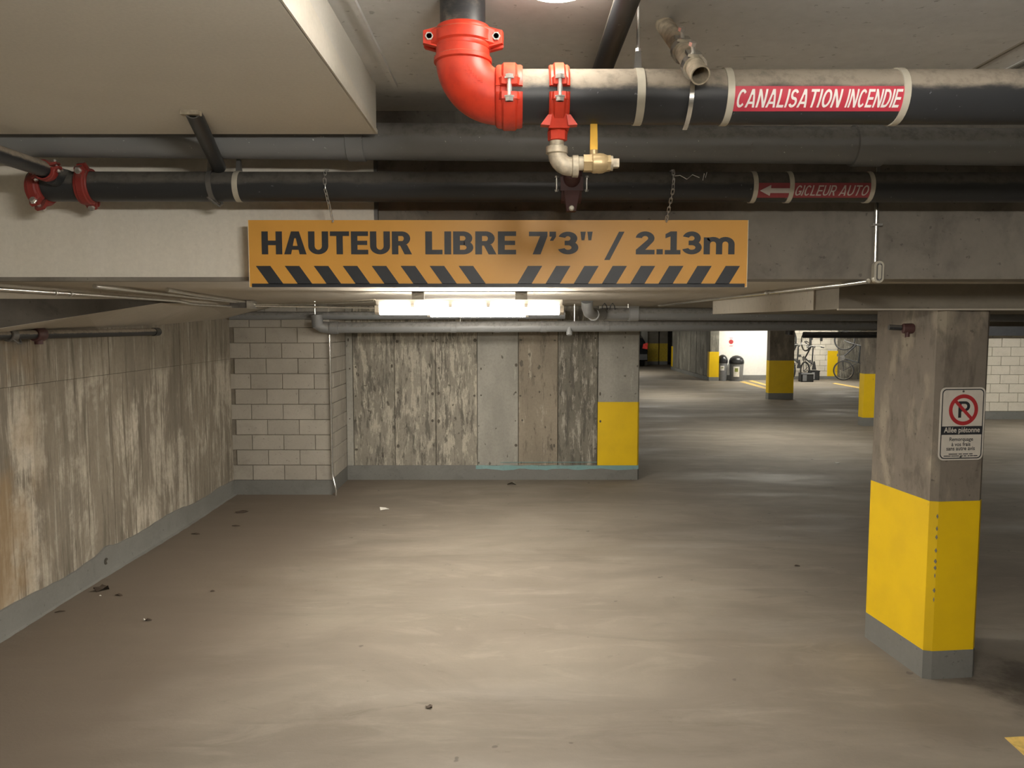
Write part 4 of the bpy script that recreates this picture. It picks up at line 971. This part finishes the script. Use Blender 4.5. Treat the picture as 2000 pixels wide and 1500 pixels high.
part('sleeve', MB().lathe((1.19, 7.9, 2.087), (1, 0, 0), [(0, .063), (.004, .073), (.10, .073), (.104, .063)], 28), 'pvcpale', t)
m = MB(); m.tube([(.72, 7.42, 2.206), (.725, 7.45, 2.15), (.75, 7.53, 2.10), (.82, 7.66, 2.078), (.91, 7.83, 2.085)], .056, 24); m.lathe((.80, 7.62, 2.080), (.42, .9, .02), [(0, .056), (.003, .064), (.05, .064), (.053, .056)], 24); part('elbow', m, 'pvcpale', t, 'pale elbow coming from the ceiling', 40)
m = MB()
for x in (.94, 1.02): m.tube([(x-.03, 7.86, 2.12), (x-.02, 7.85, 2.17), (x, 7.85, 2.196), (x+.02, 7.85, 2.17), (x+.03, 7.86, 2.12)], .006, 8)
part('hanger_loop', m, 'blacktop', t)
single('drain_pipe', MB().cyl((-3.2, 8.76, 2.075), (.60, 8.76, 2.085), .045, 22), 'pvc', 'thinner dark grey pipe above the level drain pipe, behind the fluorescent batten', 'pipe', (0, 8.76, 2.08))
# dark sprinkler branch left of the nearest pillar
t = empty('sprinkler_branch', 'thick black sprinkler pipe under the drop beam with down-bent end, left of the nearest pillar', 'pipe', (3.2, 9.0, 1.93))
part('pipe', MB().tube([(3.20, 8.9, 1.86), (3.205, 8.9, 1.91), (3.24, 8.9, 1.945), (3.30, 8.9, 1.955), (4.6, 8.9, 1.95)], .045, 20), 'blacktop', t)
part('pipe', MB().tube([(3.29, 8.7, 1.86), (3.31, 8.7, 1.86), (3.42, 8.7, 1.86), (4.6, 8.7, 1.86)], .035, 18), 'blacktop', t)
for x in (3.5, 4.3): part('hanger_rod', MB().cyl((x, 8.9, 1.98), (x, 8.9, 2.207), .006, 8), 'zinc', t)
for x in (3.7, 4.5): part('hanger_rod', MB().cyl((x, 8.7, 1.88), (x, 8.7, 2.207), .006, 8), 'zinc', t)
part('reducer', MB().lathe((3.08, 8.88, 1.96), (1, 0, -.12), [(0, .012), (.05, .02), (.12, .045), (.16, .045)], 16), 'maroon', t)
part('cap', MB().lathe((3.03, 8.85, 1.965), (1, 0, -.25), [(0, .012), (.01, .022), (.05, .022), (.06, .012)], 12), 'plate', t, 'pale end cap')
t = empty('wall_sprinkler', 'dull maroon sprinkler fitting on a short black pipe at the top of the nearest pillar', 'fitting', (2.27, 4.5, 1.99))
part('pipe', MB().cyl((2.17, 4.44, 1.973), (2.27, 4.43, 1.968), .016, 14), 'blacktop', t)
m = MB(); m.lathe((2.235, 4.42, 1.966), (.99, -.1, 0), [(0, .02), (.006, .028), (.05, .03), (.075, .027), (.08, .015)], 16); m.cyl((2.262, 4.41, 1.966), (2.262, 4.41, 1.918), .013, 12); m.box(2.242, 4.395, 1.915, 2.247, 4.40, 1.945); part('head', m, 'maroon', t)

# ------------------------------------------------------------------ ceiling hooks above the bikes
hk = MB().tube([(0, 0, .18), (0, 0, .02), (.02, 0, -.03), (.08, 0, -.06), (.13, 0, -.03), (.14, 0, .01)], .012, 8)
hooks = [((11.25, 26.2, 1.80), 'pale bike hook under the ceiling, first right of the yellow band'), ((11.72, 26.2, 1.83), 'pale bike hook under the ceiling, second of the row'), ((12.02, 26.2, 1.83), 'pale bike hook under the ceiling, third of the row')]
h0 = single('bike_hook', hk, 'strap', hooks[0][1], 'hook', (0, 0, 0)); h0.location = hooks[0][0]; h0['group'] = 'hooks above the bikes'
for p, lb in hooks[1:]: copy_tree(h0, p, None, lb)
hb = single('cable_hook', MB().tube([(4.10, 8.5, 2.21), (4.12, 8.5, 2.07), (4.18, 8.5, 2.0), (4.22, 8.5, 1.97), (4.30, 8.5, 1.99), (4.36, 8.5, 2.03), (4.33, 8.5, 2.05), (4.25, 8.5, 2.055)], .011, 8), 'strap', 'bent pale strap end beside the top of the nearest pillar', 'hook', (4.25, 8.5, 2.02))
for i, (x, z) in enumerate(((10.95, 1.48), (10.57, 1.36))):
    m = MB(); m.box(x-.035, 27.24, z-.13, x+.035, 27.29, z+.09); m.box(x-.02, 27.12, z+.03, x+.02, 27.25, z+.06); m.box(x-.02, 27.12, z+.03, x+.02, 27.14, z+.12)
    single('wall_hook', m, 'rubber', ['empty dark bike holder on the pale block wall', 'dark bike holder behind the first hanging bike'][i], 'hook', (x, 27.27, z), 'bike holders on the block wall')

# ------------------------------------------------------------------ bikes hung by the front wheel
def bike(label):
    t = empty('bicycle', label, 'bicycle', (0, 0, 0), 'bikes hung upright on the wall'); R = .335
    for x in (0.0, 1.03):
        m = MB(); m.lathe((x, -.02, 0), (0, 1, 0), [(-.006, R-.035), (-.006, R-.012), (.006, R+.005), (.034, R+.005), (.046, R-.012), (.046, R-.035)], 30, True)
        wh = part('wheel', m, 'rubber', t)
        m = MB(); m.lathe((x, -.012, 0), (0, 1, 0), [(0, R-.045), (0, R-.028), (.024, R-.028), (.024, R-.045)], 30, True); part('rim', m, 'galv', wh)
        m = MB()
        for i in range(14):
            a = 2*PI*i/14; m.cyl((x, .015*(-1)**i, 0), (x+(R-.035)*math.cos(a), 0, (R-.035)*math.sin(a)), .003, 4)
        part('spokes', m, 'galv', wh); part('hub', MB().cyl((x, -.05, 0), (x, .05, 0), .024, 10), 'steelbox', wh)
    bb, st, hd, hl = Vector((.44, 0, -.05)), Vector((.28, 0, .46)), Vector((.86, 0, .50)), Vector((.89, 0, .38)); m = MB()
    for a, b, r in ((bb, st, .021), (st, hd, .022), (bb, hl, .026), (hd, hl, .026)): m.cyl(a, b, r, 10)
    for s in (-1, 1): m.cyl((0, s*.06, 0), bb+Vector((-.03, s*.03, 0)), .010, 8); m.cyl((0, s*.06, 0), st+Vector((0, s*.02, -.03)), .009, 8)
    part('frame', m, 'bikeframe', t)
    m = MB()
    for s in (-1, 1): m.tube([(.895, s*.05, .36), (.95, s*.055, .2), (1.03, s*.055, 0)], .013, 8)
    m.cyl((.895, -.06, .36), (.895, .06, .36), .018, 8); part('fork', m, 'bikeframe', t)
    m = MB(); m.cyl(hd, (.83, 0, .60), .016, 8); m.cyl((.83, 0, .60), (.90, 0, .63), .016, 8); m.tube([(.84, -.31, .66), (.90, -.15, .63), (.90, .15, .63), (.84, .31, .66)], .013, 8)
    hb_ = part('handlebar', m, 'steelbox', t); m = MB()
    for s in (-1, 1): m.cyl((.84, s*.31, .66), (.86, s*.2, .652), .019, 8)
    part('grips', m, 'rubber', hb_)
    m = MB(); m.cyl(st, (.24, 0, .58), .014, 8); m.hull8([(.10, -.07, .575), (.38, -.02, .585), (.38, .02, .585), (.10, .07, .575), (.09, -.075, .62), (.38, -.018, .615), (.38, .018, .615), (.09, .075, .62)]); part('saddle', m, 'rubber', t)
    m = MB(); m.cyl(bb+Vector((0, .035, 0)), bb+Vector((0, .045, 0)), .09, 18); m.cyl(bb+Vector((0, -.07, 0)), bb+Vector((0, .07, 0)), .02, 8)
    for s in (-1, 1): m.cyl(bb+Vector((0, s*.06, 0)), bb+Vector((s*.09, s*.07, -s*.14)), .011, 8); m.box(bb.x+s*.09-.045, s*.07+(-.0 if s > 0 else -.09), bb.z-s*.14-.012, bb.x+s*.09+.045, s*.07+(.09 if s > 0 else 0), bb.z-s*.14+.012)
    part('crank', m, 'steelbox', t)
    return t
b0 = bike('black bicycle hung upright seen almost edge-on, just right of the far pillar')
def hang(phi): return (Matrix.Rotation(math.radians(phi), 3, 'Z') @ Matrix.Rotation(-PI/2, 3, 'Y')).to_euler()
b0.location = (10.20, 26.72, .31); b0.rotation_euler = hang(97)
copy_tree(b0, (11.38, 26.35, .36), hang(147), 'bicycle hung upright with round wheels in view, in front of the yellow band')
copy_tree(b0, (9.72, 26.75, .36), hang(95), 'bicycle mostly hidden behind the far pillar')
copy_tree(b0, (12.2, 26.4, .40), hang(100), 'rightmost hanging bicycle, half hidden by the slim pillar')
def crate(label, x, y, w, d, h, z, mats):
    t = empty('storage_crate', label, 'crate', (x, y, 0)); m = MB()
    m.box(x, y, z, x+w, y+d, z+.02); m.box(x, y, z, x+.02, y+d, z+h); m.box(x+w-.02, y, z, x+w, y+d, z+h); m.box(x, y, z, x+w, y+.02, z+h); m.box(x, y+d-.02, z, x+w, y+d, z+h)
    part('shell', m, mats[0], t, smooth=0)
    part('rim', MB().box(x-.012, y-.012, z+h-.04, x+w+.012, y, z+h), mats[1], t, smooth=0)
    part('front_panel', MB().box(x+.03, y-.008, z+.03, x+w*.42, y, z+h-.06), mats[2], t, smooth=0)
crate('black crate with pale front panel beside the edge-on bicycle', 10.42, 26.75, .30, .3, .33, 0.0, ('rubber', 'rubber', 'pvcpale'))
crate('dark box on the floor against the far pillar, left of the edge-on bicycle', 9.78, 25.9, .40, .3, .30, 0.0, ('rubber', 'pvcpale', 'binbody'))
# ------------------------------------------------------------------ bins
def bin_(label, x, y, r, h, lid):
    t = empty('trash_bin', label, 'bin', (x, y, 0), 'bins against the white wall')
    part('body', MB().lathe((x, y, 0), (0, 0, 1), [(0, r*.86), (.02, r*.88), (h, r), (h+.005, r*.96)], 28), 'binbody', t)
    L = part('lid', MB().lathe((x, y, h-.01), (0, 0, 1), [(0, r*1.05), (.06, r*1.07), (.12, r*1.03), (.20, r*.86), (.26, r*.55), (.285, r*.2), (.287, .005)], 28), 'binlid', t, 'black domed lid')
    part('flap', MB().sector((x, y, h+.03), (0, 0, 1), [(0, r*1.06), (0, r*1.09), (.09, r*1.06), (.09, r*1.03)], -.6, .6, 10, (-.27, -.96, 0)), 'rubber', L)
    z0, z1 = lid; m = MB(); m.sector((x, y, 0), (0, 0, 1), [(z0, r*.9), (z0, r*.985), (z1, r*1.012), (z1, r*.9)], -.42, .42, 8, (-.27, -.96, 0)); lb = part('label', m, 'paper', t, 'white label')
    m = MB(); m.sector((x, y, 0), (0, 0, 1), [((z0+z1)/2, r*.9), ((z0+z1)/2, r*1.012), (z1-.05, r*1.025), (z1-.05, r*.9)], -.22, .22, 8, (-.27, -.96, 0)); part('label_print', m, 'greenprint', lb)
bin_('smaller grey bin with black domed lid, left of the two by the white wall', 7.26, 26.5, .165, .62, (.36, .52))
bin_('larger grey bin with black domed lid, right of the two by the white wall', 7.72, 26.42, .24, .60, (.15, .50))
t = empty('wall_notice', 'small white notice with a red disc on the far white wall', 'sign', (7.62, 26.83, 1.3))
part('sheet', MB().box(7.54, 26.834, 1.14, 7.73, 26.84, 1.50), 'paper', t, smooth=0)
part('disc', MB().lathe((7.635, 26.834, 1.33), (0, -1, 0), [(0, .078), (.003, .078)], 24), 'signred', t, 'red disc')
m = MB(); m.box(7.58, 26.831, 1.175, 7.69, 26.834, 1.195); m.box(7.58, 26.831, 1.45, 7.69, 26.834, 1.465); part('print', m, 'tapered', t, 'red print', 0)
# ------------------------------------------------------------------ car
cx, cy = 5.24, 34.6
t = empty('car', 'dark parked car with a lit-looking red tail lamp peeking past the back wall', 'car', (cx, cy, 0))
def sect(y, hw, zs): return [(cx-hw, y, zs[0]), (cx-hw*1.0, y, zs[1]), (cx-hw*.97, y, zs[2]), (cx-hw*.74, y, zs[3]), (cx+hw*.74, y, zs[3]), (cx+hw*.97, y, zs[2]), (cx+hw, y, zs[1]), (cx+hw, y, zs[0])]
ss = [sect(cy, .84, (.35, .6, .9, 1.05)), sect(cy+.08, .88, (.28, .6, .95, 1.30)), sect(cy+.6, .9, (.25, .6, .95, 1.42)), sect(cy+2.0, .9, (.25, .6, .95, 1.43)), sect(cy+3.0, .9, (.25, .6, .92, .98)), sect(cy+3.9, .85, (.28, .55, .75, .8))]
m = MB(); vs = [p for s_ in ss for p in s_]; fs = []
for i in range(5):
    for j in range(8): fs.append((i*8+j, i*8+(j+1) % 8, (i+1)*8+(j+1) % 8, (i+1)*8+j))
fs += [tuple(range(8)), tuple(40+i for i in range(8))[::-1]]
part('body', m.add(vs, fs), 'carpaint', t, smooth=40)
part('rear_window', MB().hull8([(cx-.58, cy-.005, 1.0), (cx+.58, cy-.005, 1.0), (cx+.58, cy+.03, 1.0), (cx-.58, cy+.03, 1.0), (cx-.52, cy+.06, 1.27), (cx+.52, cy+.06, 1.27), (cx+.52, cy+.1, 1.27), (cx-.52, cy+.1, 1.27)]), 'carglass', t, smooth=0)
part('bumper', MB().hull8([(cx-.84, cy-.10, .33), (cx+.84, cy-.10, .33), (cx+.86, cy+.1, .33), (cx-.86, cy+.1, .33), (cx-.82, cy-.08, .58), (cx+.82, cy-.08, .58), (cx+.86, cy+.1, .58), (cx-.86, cy+.1, .58)]), 'cargrey', t)
for s in (-1, 1):
    part('tail_lamp', MB().hull8([(cx+s*.85, cy-.03, .80), (cx+s*.62, cy-.03, .84), (cx+s*.62, cy+.05, .84), (cx+s*.87, cy+.10, .80), (cx+s*.86, cy-.02, 1.10), (cx+s*.66, cy-.02, 1.04), (cx+s*.66, cy+.05, 1.04), (cx+s*.87, cy+.10, 1.10)]), 'carlamp', t, 'red tail lamp')
    for y in (cy+.75, cy+3.2): part('tyre', MB().lathe((cx+s*.72-.09, y, .31), (1, 0, 0), [(0, .2), (.01, .30), (.04, .31), (.16, .31), (.19, .30), (.2, .2)], 22), 'rubber', t)

# ------------------------------------------------------------------ floor lines and litter
def line(poly, label): single('painted_line', MB().prism(ccw(poly), 0.0, .003), 'pastline', label, 'line', (poly[0][0], poly[0][1], 0))
line([(2.38, 3.568), (2.75, 3.60), (2.75, 3.10), (2.44, 3.31), (2.372, 3.40)], 'worn yellow paint mark on the floor at the lower right corner')
line([(7.70, 25.95), (7.93, 26.15), (7.86, 23.4), (7.62, 22.9)], 'far yellow parking line in front of the bins, left of the pair')
line([(8.13, 26.36), (8.33, 26.6), (8.25, 24.2), (8.05, 24.0)], 'far yellow parking line in front of the white wall, right of the pair')
line([(10.54, 25.25), (10.74, 25.46), (10.82, 23.46), (10.57, 22.92)], 'far yellow parking line running out below the round-wheeled bicycle')
def chip(name, x, y, w, d, rz, mat, label, cat, curl=.006, n=7):
    m = MB(); c, s = math.cos(rz), math.sin(rz); vs = []
    out = [(w*(math.cos(2*PI*i/n))*random.uniform(.7, 1), d*math.sin(2*PI*i/n)*random.uniform(.7, 1)) for i in range(n)]
    for z0 in (0.0, .003):
        for i, (a, b) in enumerate(out): vs.append((x+a*c-b*s, y+a*s+b*c, z0+curl*(i % 3)/2))
    m.add(vs, [tuple(range(n))[::-1], tuple(range(n, 2*n))]+[(i, (i+1) % n, n+(i+1) % n, n+i) for i in range(n)])
    single(name, m, mat, label, cat, (x, y, 0))
chip('paper_scrap', -1.374, 8.123, .062, .05, .2, 'paper', 'white paper scrap on the floor before the concrete back wall', 'litter', .02, 5)
chip('flattened_leaf', -2.863, 8.011, .09, .055, .3, 'leaf', 'large dark flattened leaf on the floor near the block pier', 'litter', .008, 9)
chip('floor_pebble', -0.432, 3.86, .022, .017, 0, 'leaf', 'dark scrap alone on the open floor at the bottom centre', 'litter', .01, 9)
chip('cigarette_packet_scrap', -2.448, 5.035, .028, .014, .5, 'leaf', 'brown scrap with pale speck on the floor off the left wall', 'litter', .012)
chip('dry_leaf', -2.891, 5.512, .032, .014, -.1, 'leaf', 'small thin dark leaf on the floor close to the left wall', 'litter', .01)
chip('dry_leaf', -3.08, 5.62, .07, .035, .5, 'leaf', 'curled clump of dark leaves against the left wall base', 'litter', .035, 9)
chip('twig', -3.13, 5.19, .042, .007, .4, 'leaf', 'short dark twig lying along the left wall base', 'litter', .006)
chip('paper_scrap', 0.0, 9.40, .075, .05, .4, 'mortar', 'greyish crumpled scrap on the floor at the foot of the back wall', 'litter', .04, 7)
chip('paper_scrap', 4.64, 10.834, .04, .025, .1, 'paper', 'tiny white scrap on the floor left of the nearest pillar', 'litter', .012, 5)
chip('floor_pebble', -2.236, 5.6, .018, .012, .1, 'leaf', 'tiny dark bit on the left floor, farther out than the scraps by the wall', 'litter', .006)
chip('dry_leaf', -3.0, 7.16, .05, .02, -.2, 'leaf', 'thin dark leaf fragment before the block pier, nearest to the left wall', 'litter', .006)
chip('dry_leaf', -2.72, 7.45, .05, .016, -.1, 'leaf', 'thin dark leaf fragment before the block pier, farther from the left wall', 'litter', .006)
chip('floor_pebble', 2.35, 6.2, .03, .014, .1, 'leaf', 'dark bit on the floor left of the nearest pillar', 'litter', .006)
chip('white_crumb', -3.02, 5.5, .010, .008, 0, 'paper', 'small white crumb beside the leaf clump at the left wall', 'litter', .005, 6)
chip('white_crumb', -2.475, 5.03, .009, .008, 0, 'paper', 'small white crumb on the brown scrap off the left wall', 'litter', .014, 6)
